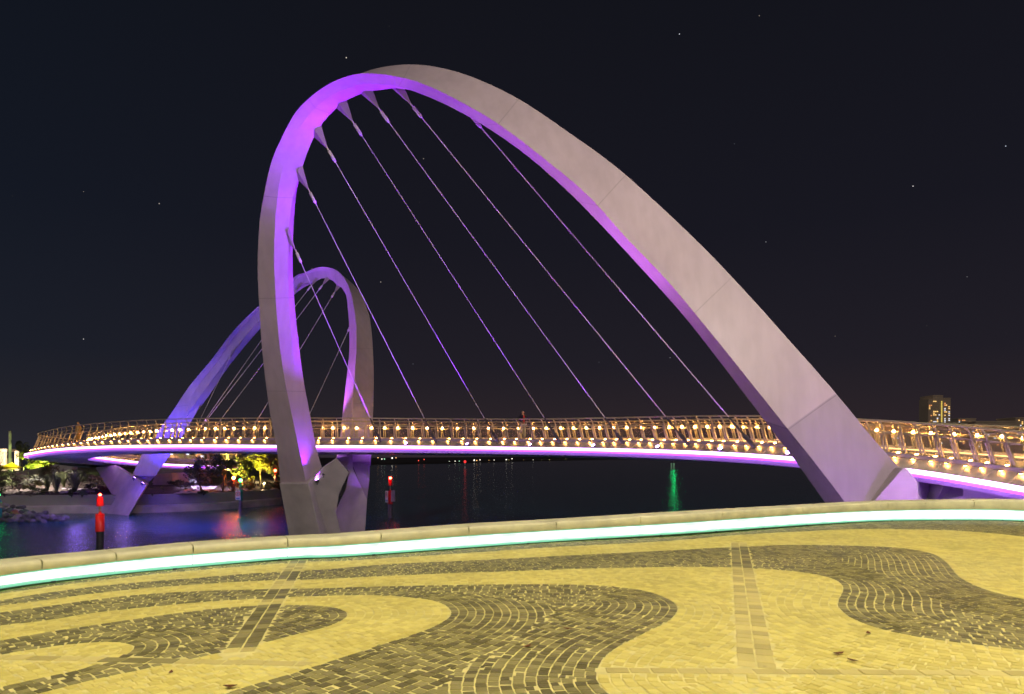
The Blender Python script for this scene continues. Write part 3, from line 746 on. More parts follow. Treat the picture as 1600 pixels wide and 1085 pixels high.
# mesh was built in world coordinates: shift back so its origin is the post's foot
for v in proto.data.vertices: v.co += world_loc(bridge)
bl = world_loc(bridge)
near_i = [i for i in stp if sD[i] < sD[int(np.argmin(np.where(np.arange(nD) > nD * .3, pxo, 1e9)))] + 3 and pxo[i] < 1800]
near_i = near_i[-99:] if len(near_i) > 99 else near_i
for q, i in enumerate(near_i):
    c = proto if q == 0 else copy_obj(proto, bridge)
    c.matrix_local = Matrix.Translation(rail_pt(i, 0, 0) - bl) @ frame(i, 0).to_4x4()
w = MB()
for i in stp: post_geo(w, frame(i, 1), rail_pt(i, 1, 0), False)
for i in stp:
    if i not in near_i: post_geo(w, frame(i, 0), rail_pt(i, 0, 0), True)
w.build('post', M['steel'], bridge, recalc=False)['kind'] = 'stuff'
for sgn in (0, 1):
    idx = list(range(0, nD, 6))
    w = MB(); w.tube([rail_pt(i, sgn, 1.30, -0.17) for i in idx], 0.036, 8); w.build('handrail', M['steel'], bridge)
    w = MB(); w.tube([rail_pt(i, sgn, 0.80, 0.02) for i in idx], 0.026, 6); w.build('middle_rail', M['steel'], bridge)
    w = MB(); w.tube([rail_pt(i, sgn, 1.06, -0.0) for i in idx], 0.012, 5); w.build('wire_rail', M['steel'], bridge)

# ---- lamps: warm heads on the far rail, small ones under the kerb on the near skirt
lamp_m = MB(); lamp_m.cur = 0; lamp_m.lathe((0, 0, 0), [(0.015, 0.03), (0.028, 0.04), (0.028, 0.055), (0.012, 0.065)], 8)
lamp_m.cur = 1; lamp_m.ball((-0.0, -0.0, 0.0), 0.042, 8, 6)
lp = lamp_m.build('rail_lamp', [M['dark'], M['warm']], bridge)
for v in lp.data.vertices: v.co += bl
far_i = [i for i in stp if proj(rail_pt(i, 1, 0.8))[0] < 1750 and True]
for q, i in enumerate(far_i[:99]):
    c = lp if q == 0 else copy_obj(lp, bridge)
    p = rail_pt(i, 1, 0.84); n = Vector((-rD[i, 0], -rD[i, 1], 0))
    c.location = p + n * 0.07 - bl
em = MB(); em.cur = 0; em.box((0, 0, 0.012), (0.07, 0.14, 0.02)); em.cur = 1; em.box((0, 0, -0.006), (0.045, 0.09, 0.012))
el = em.build('edge_lamp', [M['dark'], M['warm_small']], bridge)
for v in el.data.vertices: v.co += bl
for q, i in enumerate(near_i):
    c = el if q == 0 else copy_obj(el, bridge)
    R = frame(i, 0)
    j = min(i + 3, nD - 1)
    c.matrix_local = Matrix.Translation(dp(j, 0.20, 0.42) - bl) @ R.to_4x4()
# kerb lamps that wash the walking surface
km = MB(); km.cur = 0; km.box((0, 0, -0.012), (0.06, 0.13, 0.02)); km.cur = 1; km.box((0, 0, 0.004), (0.045, 0.10, 0.012))
kl = km.build('kerb_lamp', [M['dark'], M['warm_small']], bridge)
for v in kl.data.vertices: v.co += bl
for q, i in enumerate([i for i in near_i]):
    c = kl if q == 0 else copy_obj(kl, bridge)
    c.matrix_local = Matrix.Translation(dp(min(i + 3, nD - 1), 0.44, 0.575) - bl) @ frame(i, 1).to_4x4()

# far kerb: continuous warm light line facing the walkway, and woven steel infill on both rails
deck_sweep('kerb_light_line', [(DW - 0.475, 0.60), (DW - 0.475, 0.63), (DW - 0.455, 0.63), (DW - 0.455, 0.60)], M['warm_line'], True, False)
deck_sweep('kerb_upstand', [(DW - 0.46, 0.50), (DW - 0.46, 0.74), (DW - 0.40, 0.74), (DW - 0.40, 0.50)], M['skirt'], True, False)
for sgn in (0, 1):
    w = MB(); idx = list(range(0, nD, 6)); vs = []
    for i in idx: vs += [rail_pt(i, sgn, h, dx) for h, dx in ((0.03, 0.06), (0.80, 0.06), (1.06, 0.02), (1.27, -0.13))]
    w.add(vs, [(a * 4 + k, a * 4 + k + 1, a * 4 + 5 + k, a * 4 + 4 + k) for a in range(len(idx) - 1) for k in range(3)], True)
    w.build('mesh_infill', M['infill'], bridge, recalc=False)

# ---- cables and their fins
def edge_at(px, sgn, lo=0, hi=None):
    t = 0.12 if sgn == 0 else DW - 0.12
    idx = range(lo, hi if hi else int(nD * 0.75)); best = None
    for i in idx:
        x, _ = proj(dp(i, t, 0.2))
        if best is None or abs(x - px) < best[0]: best = (abs(x - px), i)
    return best[1]
def cable(arch, PL, crv, fin_px, bot_i, sgn, ridge_k=2):
    rc = crv[ridge_k]; prj = np.array([proj(p) for p in rc])
    j = int(np.argmin(((prj - np.array(fin_px)) ** 2).sum(1)))
    r = Vector(rc[j]); tg = (Vector(rc[min(j + 2, len(rc) - 1)]) - Vector(rc[max(j - 2, 0)])).normalized()
    end = dp(bot_i, 0.12 if sgn == 0 else DW - 0.12, 0.34)
    d = (end - r).normalized(); side = tg.cross(d).normalized()
    tip = r + d * 0.78
    w = MB()
    b = [r + tg * 0.4 - d * 0.08, r - tg * 0.4 - d * 0.08, r + side * 0.15 - d * 0.15, r - side * 0.15 - d * 0.15]
    tb = [tip + tg * 0.045, tip - tg * 0.045, tip + side * 0.04, tip - side * 0.04]
    w.add([b[0], b[2], b[1], b[3], tb[0], tb[2], tb[1], tb[3]], [(0, 1, 5, 4), (1, 2, 6, 5), (2, 3, 7, 6), (3, 0, 4, 7), (4, 5, 6, 7)])
    w.build('cable_fin', M['arch'], arch)
    w = MB(); w.tube([tip, end], 0.021, 6); cb = w.build('cable', M['cable'], bridge)
    w = MB(); w.tube([tip - d * 0.03, tip + d * 0.14, tip + d * 0.16, tip + d * 0.62, tip + d * 0.72], [0.035, 0.035, 0.075, 0.075, 0.03], 8); w.build('socket', M['cable'], cb)
    w = MB(); w.tube([end - d * 1.75, end - d * 1.55, end - d * 0.75, end - d * 0.65, end - d * 0.15, end], [0.03, 0.05, 0.05, 0.10, 0.10, 0.05], 8); w.build('damper', M['dark'], cb)
for fp, bx in (((453, 368), 596), ((469, 272), 683), ((494, 207), 780), ((532, 164), 877), ((573, 144), 976), ((620, 138), 1076), ((708, 163), 1180)):
    cable(arch1, PL1, crv1, fp, edge_at(bx, 0), 0)
i0 = edge_at(700, 0)
for fp, bx in (((539, 500), 462), ((531, 443), 380), ((512, 436), 317), ((493, 436), 266), ((471, 446), 243), ((357, 546), 226)):
    cable(arch2, PL2, crv2, fp, edge_at(bx, 1, i0, int(nD * 0.58)), 1)

# ---- purple floodlights on the near edge and at the arch feet
def flood(p, target, power, col, size=70, r=0.12, blend=0.7):
    d = (Vector(target) - Vector(p)).normalized()
    w = MB(); w.cur = 0
    w.tube([p - d * 0.16, p + d * 0.02], 0.10, 10); w.tube([p - d * 0.1, p - d * 0.1 + Vector((0, 0, -0.18))], 0.025, 6)
    w.cur = 1; w.tube([p + d * 0.021, p + d * 0.035], 0.09, 10)
    w.build('floodlight', [M['dark'], M['violet']], bridge)
    return spot('floodlight_beam', p + d * 0.08, target, col, power, size, blend, r)
VIO = (0.27, 0.01, 1.0); K = 5.0
def mid_at(mid, px):
    j = int(np.argmin(((np.array([proj(p) for p in mid]) - np.array(px)) ** 2).sum(1))); return Vector(mid[j])
for bx, tp, pw_ in ((635, (433, 350), 2600), (733, (470, 220), 2600), (831, (530, 150), 2600), (930, (620, 130), 2600), (1030, (760, 185), 2600), (1131, (930, 330), 1500), (1236, (1090, 500), 900)):
    i = edge_at(bx, 0); p = dp(i, -0.06, 0.24)
    flood(p, mid_at(mid1, tp), pw_ * K, VIO, 60)
for (fx_, fy_, D_, tp, pw_) in ((495, 750, 36.9, (450, 480), 330), (504.5, 739, 37.0, (474, 610), 170)):
    flood(P(fx_, fy_, D_), mid_at(mid1, tp), pw_ * K, VIO, 80)
BLUE = (0.04, 0.02, 1.0)
for (fx_, fy_, off, tp, pw_, c_) in ((210, 747, -2.2, (300, 610), 560, BLUE), (223, 755, -1.7, (380, 520), 1000, BLUE)):
    flood(PL2.at(fx_, fy_, off), mid_at(mid2, tp), pw_ * K, c_, 100)
for bx, tp, pw_, c_ in ((462, (545, 520), 1600, (0.5, 0.1, 1.0)), (380, (530, 440), 1100, VIO), (300, (500, 430), 1100, (0.45, 0.25, 1.0)), (262, (420, 480), 700, BLUE)):
    i = edge_at(bx, 1, i0, int(nD * 0.58)); flood(dp(i, DW + 0.06, 0.24), mid_at(mid2, tp), pw_ * K, c_, 60)

# far arch foot: blue wash on the leg between pier head and deck; violet lamps added under the deck and over the bank
for px_, off, tgt, pw_ in ((213, -3.0, (238, 722), 330), (228, -2.4, (250, 705), 260)):
    spot('floodlight_beam', PL2.at(px_, 757, off), PL2.at(*tgt, -0.3), BLUE, pw_, 120, 0.8, 0.15)
spot('floodlight_beam', PL2.at(556, 752, -2.2), PL2.at(566, 728, -0.4), (0.3, 0.06, 1.0), 110, 90, 0.8, 0.15)
for bx, pw_, c_ in ((110, 260, (0.32, 0.16, 1.0)), (170, 230, (0.42, 0.24, 1.0)), (262, 700, (0.14, 0.08, 1.0)), (350, 560, (0.14, 0.08, 1.0))):  # added lamps that brighten the bank, piers and water
    i = edge_at(bx, 0, i0); p = dp(i, DW * 0.5, -0.54)
    w = MB(); w.lathe(p, [(0.16, 0.0), (0.16, 0.07)], 12); w.build('added_deck_lamp', M['dark'], bridge)
    spot('bank_fill_beam', p - Vector((0, 0, .05)), p + Vector((0, 1.2, -4.5)), c_, pw_ * 3, 125, 0.5, 0.2)
for px_, py_, D_, pw_ in ((120, 778, 49, 120), (196, 775, 52, 60)):
    point('soffit_fill', P(px_, py_, D_), (0.3, 0.16, 1.0), pw_, 0.3)  # unseen point lights added to tint the soffit violet

# ---- piers
def pier(name, PLx, pts, offf, depth, label, mat=None, sk=-0.02):
    w = MB(); xm = sum(p[0] for p in pts) / len(pts); d = Vector(((xm - 800) / F + sk, 1, 0)).normalized()
    w.prism([PLx.at(x, y, offf(x, y)) for x, y in pts], d * depth)
    o = w.build(name, mat or M['concrete'], bridge)
    bm = bmesh.new(); bm.from_mesh(o.data); bmesh.ops.remove_doubles(bm, verts=bm.verts, dist=0.002)
    bmesh.ops.dissolve_limit(bm, angle_limit=0.02, verts=bm.verts, edges=bm.edges)
    bmesh.ops.recalc_face_normals(bm, faces=bm.faces); bm.to_mesh(o.data); bm.free()
    bv = o.modifiers.new('edge', 'BEVEL'); bv.width = 0.035; bv.segments = 2; bv.limit_method = 'ANGLE'
    if label: o['label'] = label
    return o
# central pier: block under the near arch leg, chevron wall beside it
w = MB()
c1, c2 = PL1.at(436.2, 755.5, -1.12), PL1.at(481.5, 755.5, -0.66); s3 = PL1.at(505, 732, 0.95); k4 = PL1.at(461, 744, 0.75)
b1, b2 = PL1.at(453.5, 850, -1.12), PL1.at(503.5, 848, -0.66); b3 = PL1.at(520, 838, 0.95); b4 = PL1.at(478, 836, 0.75)
w.add([c1, c2, s3, k4, b1, b2, b3, b4], [(3, 2, 1, 0), (0, 1, 5, 4), (1, 2, 6, 5), (2, 3, 7, 6), (3, 0, 4, 7)])
o = w.build('pier', M['concrete'], bridge); o['label'] = 'pale block in the water under the near arch leg'
bv = o.modifiers.new('edge', 'BEVEL'); bv.width = 0.05; bv.segments = 2
pier('pier', PL1, [(481, 760), (504, 731), (526, 716), (545.5, 738.5), (530, 772), (525, 800), (532.5, 834), (530, 850), (500, 852)], lambda x, y: -0.45 + (x - 481) / 50 * 1.3, 1.6, 'bent pier wall in mid channel, facing the plaza')
pier('pier', PL2, [(526, 838), (525, 800), (541, 766), (546, 738), (526, 716), (551, 712), (552, 733), (573.5, 781), (569.5, 845), (526, 845)], lambda x, y: -1.05, 1.8, 'bent pier wall under the far arch leg')
# lower end of the far arch's right leg, seen below the deck
w = MB()
w.prism([PL2.at(549, 722, -0.7), PL2.at(578, 722, 0.0), PL2.at(577.2, 750, 0.0), PL2.at(573, 784, -0.7)], Vector((-0.24, 1, 0)) * 1.0)
w.build('arch_foot', M['arch'], bridge)
pier('pier', PL2, [(149, 731), (178.5, 727), (208, 745.5), (229.5, 757.5), (199, 809), (194, 818), (157, 818), (162, 809), (180, 779), (174, 772)], lambda x, y: -1.25, 2.2, 'broad chevron pier at the far bank under the far arch', sk=0.14)
# near abutment: pedestal of the near arch and the faceted wall under the deck
pier('pedestal', PL1, [(1360, 790), (1411, 731), (1418, 733), (1435, 755), (1436, 800), (1436, 850), (1308, 850)], lambda x, y: -1.4, 1.9, 'lilac lit pedestal of the near arch behind the bench', sk=-0.13)
fw = [(1432, 742, 21.5), (1454, 745, 22.4), (1478, 752, 21.2), (1500, 757, 22.0), (1556, 766, 20.4), (1600, 772, 19.6), (1760, 806, 16.6), (1900, 838, 14.6),
      (1434, 800, 21.2), (1449, 782, 22.6), (1463, 783, 21.6), (1510, 800, 21.0), (1540, 800, 20.2), (1620, 800, 19.4), (1760, 830, 16.8), (1900, 860, 14.8)]
w = MB(); w.add([P(*q) for q in fw], [(0, 1, 9, 8), (1, 2, 10, 9), (2, 3, 10), (3, 4, 12, 11, 10), (4, 5, 13, 12), (5, 6, 14, 13), (6, 7, 15, 14), (8, 9, 10, 11)])
w.add([P(*q) + Vector((1.2, 2.2, 0)) for q in fw], [(8, 9, 1, 0), (9, 10, 2, 1), (10, 3, 2), (10, 11, 12, 4, 3), (12, 13, 5, 4), (13, 14, 6, 5), (14, 15, 7, 6)])
w.build('abutment', M['soffit'], bridge, recalc=False)
w = MB(); ab = [dp(i, 0.7, -0.3) for i in range(0, edge_at(1440, 0), 12)]
for a, b in zip(ab[:-1], ab[1:]):
    w.add([a, b, b - Vector((0, 0, 4)), a - Vector((0, 0, 4))], [(0, 1, 2, 3)])
w.build('abutment_wall', M['soffit'], bridge, recalc=False)
# floodlight added out of sight for a strong violet wash on the pedestal
flood(P(1398, 818, 17.2), PL1.at(1400, 740, -1.2), 300, (0.55, 0.25, 1.0), 120)

# beams without fixtures, added at the pier head to tint the near arch's right leg
for tp, pw_ in (((1060, 450), 8200), ((920, 300), 8500), ((770, 185), 5500)):
    spot('floodlight_beam', P(507, 743, 35.8), mid_at(mid1, tp), (0.62, 0.12, 1.0), pw_, 40, 0.9, 0.15)
flood(P(1500, 806, 18.6), P(1520, 775, 21.5), 70, (0.36, 0.08, 1.0), 150)  # floodlight added out of sight to bring out the abutment facets

# ================================================================== FAR BANK, MARKERS, FAR SHORE
def shade_leaf(w, c, s, nrm=None, droop=0.3):
    """one folded leaf clump: two quads"""
    a = Vector((random.gauss(0, 1), random.gauss(0, 1), random.gauss(0, 0.7))).normalized()
    b = a.cross(Vector((random.gauss(0, 1), random.gauss(0, 1), random.gauss(0, 1)))).normalized(); k = s * random.uniform(0.6, 1.3)
    c = Vector(c); m = a.cross(b) * k * 0.25
    w.add([c - a * k, c - b * k * 0.5 + m, c + a * k, c + b * k * 0.5 + m], [(0, 1, 2, 3)])

def crown(w, c, rad, n, s, lumps=9, gap=0.35):
    """leaf clumps gathered in lumps inside an ellipsoid, leaving holes"""
    c = Vector(c); rad = Vector(rad); cs = []
    for _ in range(lumps):
        d = Vector((random.gauss(0, 1), random.gauss(0, 1), random.gauss(0, 1))).normalized() * random.uniform(0.35, 0.85)
        cs.append((c + Vector((d.x * rad.x, d.y * rad.y, d.z * rad.z)), random.uniform(0.28, 0.5)))
    for _ in range(n):
        q, r = random.choice(cs)
        d = Vector((random.gauss(0, 1), random.gauss(0, 1), random.gauss(0, 1))).normalized() * (r * random.uniform(gap, 1.0) ** 0.6)
        shade_leaf(w, q + Vector((d.x * rad.x, d.y * rad.y, d.z * rad.z)), s)
    return cs

def tree(name, base_p, h, wd, mat, label, cat='tree', n=1500, s=0.12, trunk_r=0.11, trunk_h=0.35, group=None, lumps=11):
    t = thing(name, base_p, label, cat, group); b = Vector(base_p)
    top = b + Vector((random.uniform(-.1, .1) * wd, 0, h * (trunk_h + 0.25)))
    c = b + Vector((0, 0, h * (trunk_h + (1 - trunk_h) / 2)))
    w = MB(); cs = crown(w, c, (wd / 2, wd / 2, h * (1 - trunk_h) / 2 * 1.05), n, s, lumps)
    w.build('crown', mat, t, recalc=False)
    w = MB(); fork = b + Vector((random.uniform(-.05, .05) * h, 0, h * trunk_h))
    w.tube([b - Vector((0, 0, .2)), b.lerp(fork, 0.5) + Vector((.03 * h, 0, 0)), fork, top], [trunk_r, trunk_r * .8, trunk_r * .65, trunk_r * .25], 7)
    for q, r in cs[:7]: w.tube([fork, fork.lerp(q, 0.5) + Vector((0, 0, 0.05 * h)), q], [trunk_r * .4, trunk_r * .25, trunk_r * .1], 5)
    w.build('trunk', M['bark'], t)
    return t

def shrub(name, base_p, h, wd, mat, label, n=320, s=0.09, group=None):
    t = thing(name, base_p, label, 'shrub', group); b = Vector(base_p)
    w = MB(); cs = crown(w, b + Vector((0, 0, h * 0.52)), (wd / 2, wd / 2, h * 0.5), n, s, 7, 0.1); w.build('foliage', mat, t, recalc=False)
    w = MB()
    for q, r in cs[:5]: w.tube([b - Vector((0, 0, .1)), b.lerp(q, .5) + Vector((0, 0, .05)), q], [0.03, 0.022, 0.01], 5)
    w.build('stem', M['bark'], t)
    return t

def grass_tuft(base_p, h, wd, mat, label, n=70):
    w = MB(); b = Vector(base_p)
    for _ in range(n):
        a = random.uniform(0, 2 * math.pi); r = random.uniform(0.2, 1) * wd / 2; hh = h * random.uniform(0.6, 1.05)
        d = Vector((math.cos(a), math.sin(a), 0)); sd_ = Vector((-d.y, d.x, 0)) * 0.018
        pts = [b + d * 0.05, b + d * r * 0.35 + Vector((0, 0, hh * 0.65)), b + d * r * 0.75 + Vector((0, 0, hh)), b + d * r * 1.1 + Vector((0, 0, hh * random.uniform(.55, .95)))]
        vs = []
        for k, p in enumerate(pts): vs += [p - sd_ * (1 - k / 3.5), p + sd_ * (1 - k / 3.5)]
        w.add(vs, [(2 * k, 2 * k + 1, 2 * k + 3, 2 * k + 2) for k in range(3)])
    return tag(w.build('grass_tuft', mat, loc=b, recalc=False), label, 'plant', 'spiky plants on the far bank')

# ---- bank: retaining wall line in plan, ground behind it
bank = [(-110, 40), (-75, 46), (-56, 51), (-46, 54.5), (-38, 56), (-32, 56.6), (-27.2, 60), (-24.3, 66.5), (-21.8, 77), (-24, 96), (-40, 130), (-110, 180)]
bk = resample(cr(bank, 10), 0.5)
WT = EYE - 3.25                                         # wall top
ins = bk.copy(); tb_ = np.gradient(bk, axis=0); tb_ /= np.linalg.norm(tb_, axis=1)[:, None]
nb_ = np.stack([-tb_[:, 1], tb_[:, 0]], 1)              # inland (to the left of travel)
w = MB(); m = len(bk)
prof = [(0.0, WATER_Z - 2), (0.0, WATER_Z + 0.62), (0.18, WATER_Z + 0.66), (0.22, WATER_Z + 0.70), (0.22, WT - 0.04), (0.5, WT - 0.04), (0.5, WATER_Z - 2)]
vs = [(bk[i, 0] + nb_[i, 0] * t, bk[i, 1] + nb_[i, 1] * t, z) for i in range(m) for t, z in prof]; k_ = len(prof)
bw = thing('quay_wall', (-30, 57, WATER_Z), 'low quay wall of the far bank, pale concrete foot under a dark polished band', 'wall')
w.add(vs, [(a * k_ + k, a * k_ + k + 1, (a + 1) * k_ + k + 1, (a + 1) * k_ + k) for a in range(m - 1) for k in range(3)], False); w.build('foot', M['bankconc'], bw, recalc=False)
w = MB(); w.add(vs, [(a * k_ + k, a * k_ + k + 1, (a + 1) * k_ + k + 1, (a + 1) * k_ + k) for a in range(m - 1) for k in range(3, 6)], False); w.build('polished_band', M['bankpanel'], bw, recalc=False)
# terrain as a grid inland of the wall
w = MB(); rows = [0.45, 1.5, 3, 5, 8, 12, 17, 24, 34, 50, 75]
def terr(t, i): return WT - 0.03 + 1.15 * (1 - math.exp(-max(0, t - 2) / 16)) + 0.10 * math.sin(i * 0.61 + t) * min(1, t / 4) + 0.08 * math.sin(i * 0.23 - t * 0.7)* min(1, t / 4)
inl = np.array([-0.86, 0.5])
vs = []
for i in range(m):
    for t in rows:
        d = nb_[i] * max(0, 1 - t / 14) + inl * min(1, t / 14); d = d / (np.linalg.norm(d) + 1e-6)
        vs.append((bk[i, 0] + d[0] * t, bk[i, 1] + d[1] * t, terr(t, i)))
k_ = len(rows)
w.add(vs, [(a * k_ + k, a * k_ + k + 1, (a + 1) * k_ + k + 1, (a + 1) * k_ + k) for a in range(m - 1) for k in range(k_ - 1)], True)
tag(w.build('bank_ground', M['soil'], recalc=False), kind='structure')
TV = np.array(vs)
def on_bank(x, D):
    X = (x - 800) / F * D; j = int(np.argmin((TV[:, 0] - X) ** 2 + (TV[:, 1] - D) ** 2)); return Vector((X, D, TV[j, 2]))

def ground_at(x, y, Dfar):
    """point of the bank surface seen at a photo pixel (walks out along the view ray)"""
    D = 54.0
    while D < Dfar + 14:
        X = (x - 800) / F * D; d2 = (TV[:, 0] - X) ** 2 + (TV[:, 1] - D) ** 2; j = int(np.argmin(d2))
        if d2[j] < 4 and EYE + (YH - y) / F * D <= TV[j, 2]: return Vector((X, D, TV[j, 2] - 0.05))
        D += 0.25
    g = on_bank(x, Dfar); return g
# white pebble beds
for k, (pts, lab) in enumerate((([(270, 773, 61), (322, 771, 62), (345, 760, 68), (300, 764, 68)], 'a'), ([(92, 772, 60), (148, 771, 60), (150, 764, 64), (98, 766, 64)], 'b'))):
    w = MB(); q = [P(*p) for p in pts]; q = [Vector((v.x, v.y, v.z)) for v in q]
    n = 10; vs = []
    for i in range(n + 1):
        for j in range(n + 1):
            u = lerp(lerp(pts[0], pts[1], i / n), lerp(pts[3], pts[2], i / n), j / n); p = ground_at(u[0], u[1], u[2]); vs.append(p + Vector((0, 0, random.uniform(.08, .14))))
    w.add(vs, [(i * (n + 1) + j, (i + 1) * (n + 1) + j, (i + 1) * (n + 1) + j + 1, i * (n + 1) + j + 1) for i in range(n) for j in range(n)], True)
    tag(w.build('pebble_bed', M['pebble']), kind='structure')

# ---- riprap boulders
def boulder(c, s, mat, label):
    bm = bmesh.new(); bmesh.ops.create_icosphere(bm, subdivisions=2, radius=1)
    cuts = [Vector((random.gauss(0, 1), random.gauss(0, 1), random.gauss(0, 1))).normalized() for _ in range(9)]
    for v in bm.verts:
        for d in cuts:
            k = v.co.dot(d) - 0.72
            if k > 0: v.co -= d * k * 0.9
        v.co *= 1 + random.uniform(-.05, .05)
        v.co = Vector((v.co.x * s[0], v.co.y * s[1], v.co.z * s[2]))
    me = bpy.data.meshes.new('boulder'); bm.to_mesh(me); bm.free(); me.materials.append(mat)
    o = bpy.data.objects.new('boulder', me); COL.objects.link(o); o.location = c; o.rotation_euler = (random.uniform(-.3, .3), random.uniform(-.3, .3), random.uniform(0, 6))
    return tag(o, label, 'rock', 'boulders along the far bank')
BO = [(4, 797, 8), (16, 798, 9), (9, 806, 9), (21, 806, 8), (3, 813, 9), (14, 814, 10), (24, 802, 11, 'rust'), (29, 793, 7, 'dark'), (36, 793, 7, 'dark'), (33, 800, 8), (28, 808, 9, 'pale'), (40, 799, 8), (24, 811, 9, 'pale'), (38, 807, 9), (45, 803, 8, 'pale'), (42, 812, 9), (52, 801, 7), (55, 807, 11), (50, 814, 8),
      (63, 805, 9), (61, 812, 9), (70, 802, 8), (72, 809, 10), (68, 815, 8), (80, 806, 8, 'pale'), (82, 811, 9), (90, 809, 8), (96, 812, 8), (102, 810, 8), (33, 815, 8), (-6, 803, 11), (-8, 812, 12), (9, 790, 8, 'pale'), (20, 792, 8)]
for n_, q in enumerate(BO):
    x, y, s_ = q[:3]; kind = q[3] if len(q) > 3 else 'grey'
    D = 4.9 / ((818 - YH) / F) + (818 - y) * 0.22
    mt = {'grey': M['rock'], 'dark': M['rock'], 'pale': M['rock_pale'], 'rust': M['rock_rust']}[kind]
    k = s_ * D / F * 0.66
    row = 'at the waterline' if y > 808 else ('in the middle of the pile' if y > 799 else 'on top of the pile')
    side = 'at the left picture edge' if x < 12 else ('below the white slab' if x < 32 else ('right of the rusty boulder' if x < 58 else ('near the tapering right end' if x < 84 else 'at the last tip by the quay wall')))
    lab = {'rust': 'rusty orange boulder on the grey rock pile below the white slab', 'pale': 'pale boulder %s of the rock pile, %s' % (row.replace(' of the pile', ''), side), 'dark': 'blackish boulder %s, %s' % (row, side), 'grey': 'grey blue boulder %s, %s' % (row, side)}[kind]
    boulder(P(x, y, D), (k * random.uniform(.9, 1.2), k * random.uniform(.8, 1.1), k * random.uniform(.65, .85)), mt, lab)

# ---- walls, slab and rail on the bank
def slab(name, quad, depth, mat, label, cat, parent=None):
    w = MB(); q = [P(*p) for p in quad]; w.prism(q, depth)
    o = w.build(name, mat, parent) if parent is not None else w.build(name, mat, loc=q[0])
    if label: tag(o, label, cat)
    bm = bmesh.new(); bm.from_mesh(o.data); bmesh.ops.remove_doubles(bm, verts=bm.verts, dist=0.002); bmesh.ops.recalc_face_normals(bm, faces=bm.faces); bm.to_mesh(o.data); bm.free()
    return o
zw = thing('garden_wall', P(43.5, 752, 72), 'white zigzag garden wall behind the shrubs at the far left', 'wall')
slab('wall_panel', [(16, 741, 70), (43.5, 735.5, 72), (43.5, 753, 72), (24, 757, 70)], (-2.0, 2.4, 0), M['whitewall'], None, None, zw)
slab('wall_panel', [(43.8, 734, 72.1), (70, 729.5, 76), (70, 746, 76), (43.8, 751, 72.1)], (-0.2, 0.5, 0), M['whitewall'], None, None, zw)
slab('garden_wall', [(79, 726, 74), (113, 730.5, 71), (107.5, 743.5, 71), (100, 745, 72), (79, 741, 74)], (-0.2, 1.2, 0), M['whitewall'], 'white wall with a slanted end below the turning bridge deck', 'wall')
slab('stone_slab', [(-20, 779.5, 57), (40.5, 778, 57), (59, 777, 57.5), (59, 780.3, 57.5), (40.5, 781, 57), (-20, 784, 57)], (0, 1.0, 0.02), M['whitewall'], 'long white slab lying on the bank edge above the rocks', 'slab')
blk = slab('concrete_block', [(243, 741, 66), (269, 739, 66), (269, 767, 66), (231, 771, 66)], (0.5, 3.0, 0), M['bankconc'], 'plain concrete block standing on the bank behind the far arch leg', 'block')
slab('abutment_screen', [(240, 730, 74), (300, 732, 72), (300, 768, 72), (240, 768, 74)], (0.2, 1.0, 0), M['kerb'], 'dark violet concrete wall below the bridge end', 'wall')
rl = thing('bank_railing', P(90, 775, 57.5), 'thin metal railing along the quay wall left of the red beacon', 'railing')
w = MB(); w.tube([P(38, 769, 57.6), P(90, 767.5, 57.8), P(146, 767, 57.8)], 0.035, 6); w.build('handrail', M['steel'], rl)
for x in (38, 60, 81, 101, 121, 141):
    w = MB(); y_ = 769 - (x - 38) * 0.018; w.tube([P(x, y_, 57.7), P(x, 777, 57.7)], 0.025, 6); w.build('post', M['steel'], rl)

# ---- planting
TREES = [('tree', 313, 768, 67, 3.6, 2.9, 'leaf_grey', 'bluish grey bushy tree on the white pebble bed behind the quay wall', 0.2), ('tree', 347, 768, 68, 3.9, 2.8, 'leaf_dark', 'dark tree with a thick trunk between the grey tree and the orange lamp', 0.35),
         ('tree', 405, 762, 80, 4.6, 4.2, 'leaf_yellow', 'yellow lit tree left of the near arch leg', 0.3), ('tree', 378, 764, 78, 4.2, 2.6, 'leaf_green', 'slim olive tree hung with small gold lights beside the yellow tree', 0.3),
         ('tree', 330, 757, 88, 4.4, 5.0, 'leaf_green', 'dim green tree standing behind the grey bushy tree', 0.25), ('tree', 432, 762, 84, 4.8, 3.4, 'leaf_dark', 'dark tree behind the red signal, next to the near arch leg', 0.3),
         ('tree', 56, 738, 92, 3.0, 5.2, 'leaf_yellow', 'bright green lit bush crown under the tip of the bridge deck', 0.1), ('tree', 36, 736, 98, 4.6, 2.2, 'leaf_green', 'narrow dim tree left of the bridge tip, above the yellow sail', 0.25), ('tree', 74, 738, 90, 2.2, 3.4, 'leaf_yellow', 'small lit yellow green bush crown just below the deck soffit', 0.1)]
for nm, x, y, D, h, wd, mt, lab, th in TREES:
    b = ground_at(x, y, D); k_ = b.y / D; (spot('garden_beam', b + Vector((-.5, -2.2, 0.3)), b + Vector((0.1, 0.3, h * 0.62)), (1.0, 0.86, 0.12), 5200, 85, 0.5, 0.15) if x in (405, 378) else None); tree(nm, b, h * k_, wd * k_, M[mt], lab, n=1500, s=0.13, trunk_h=th, group='trees on the far bank')
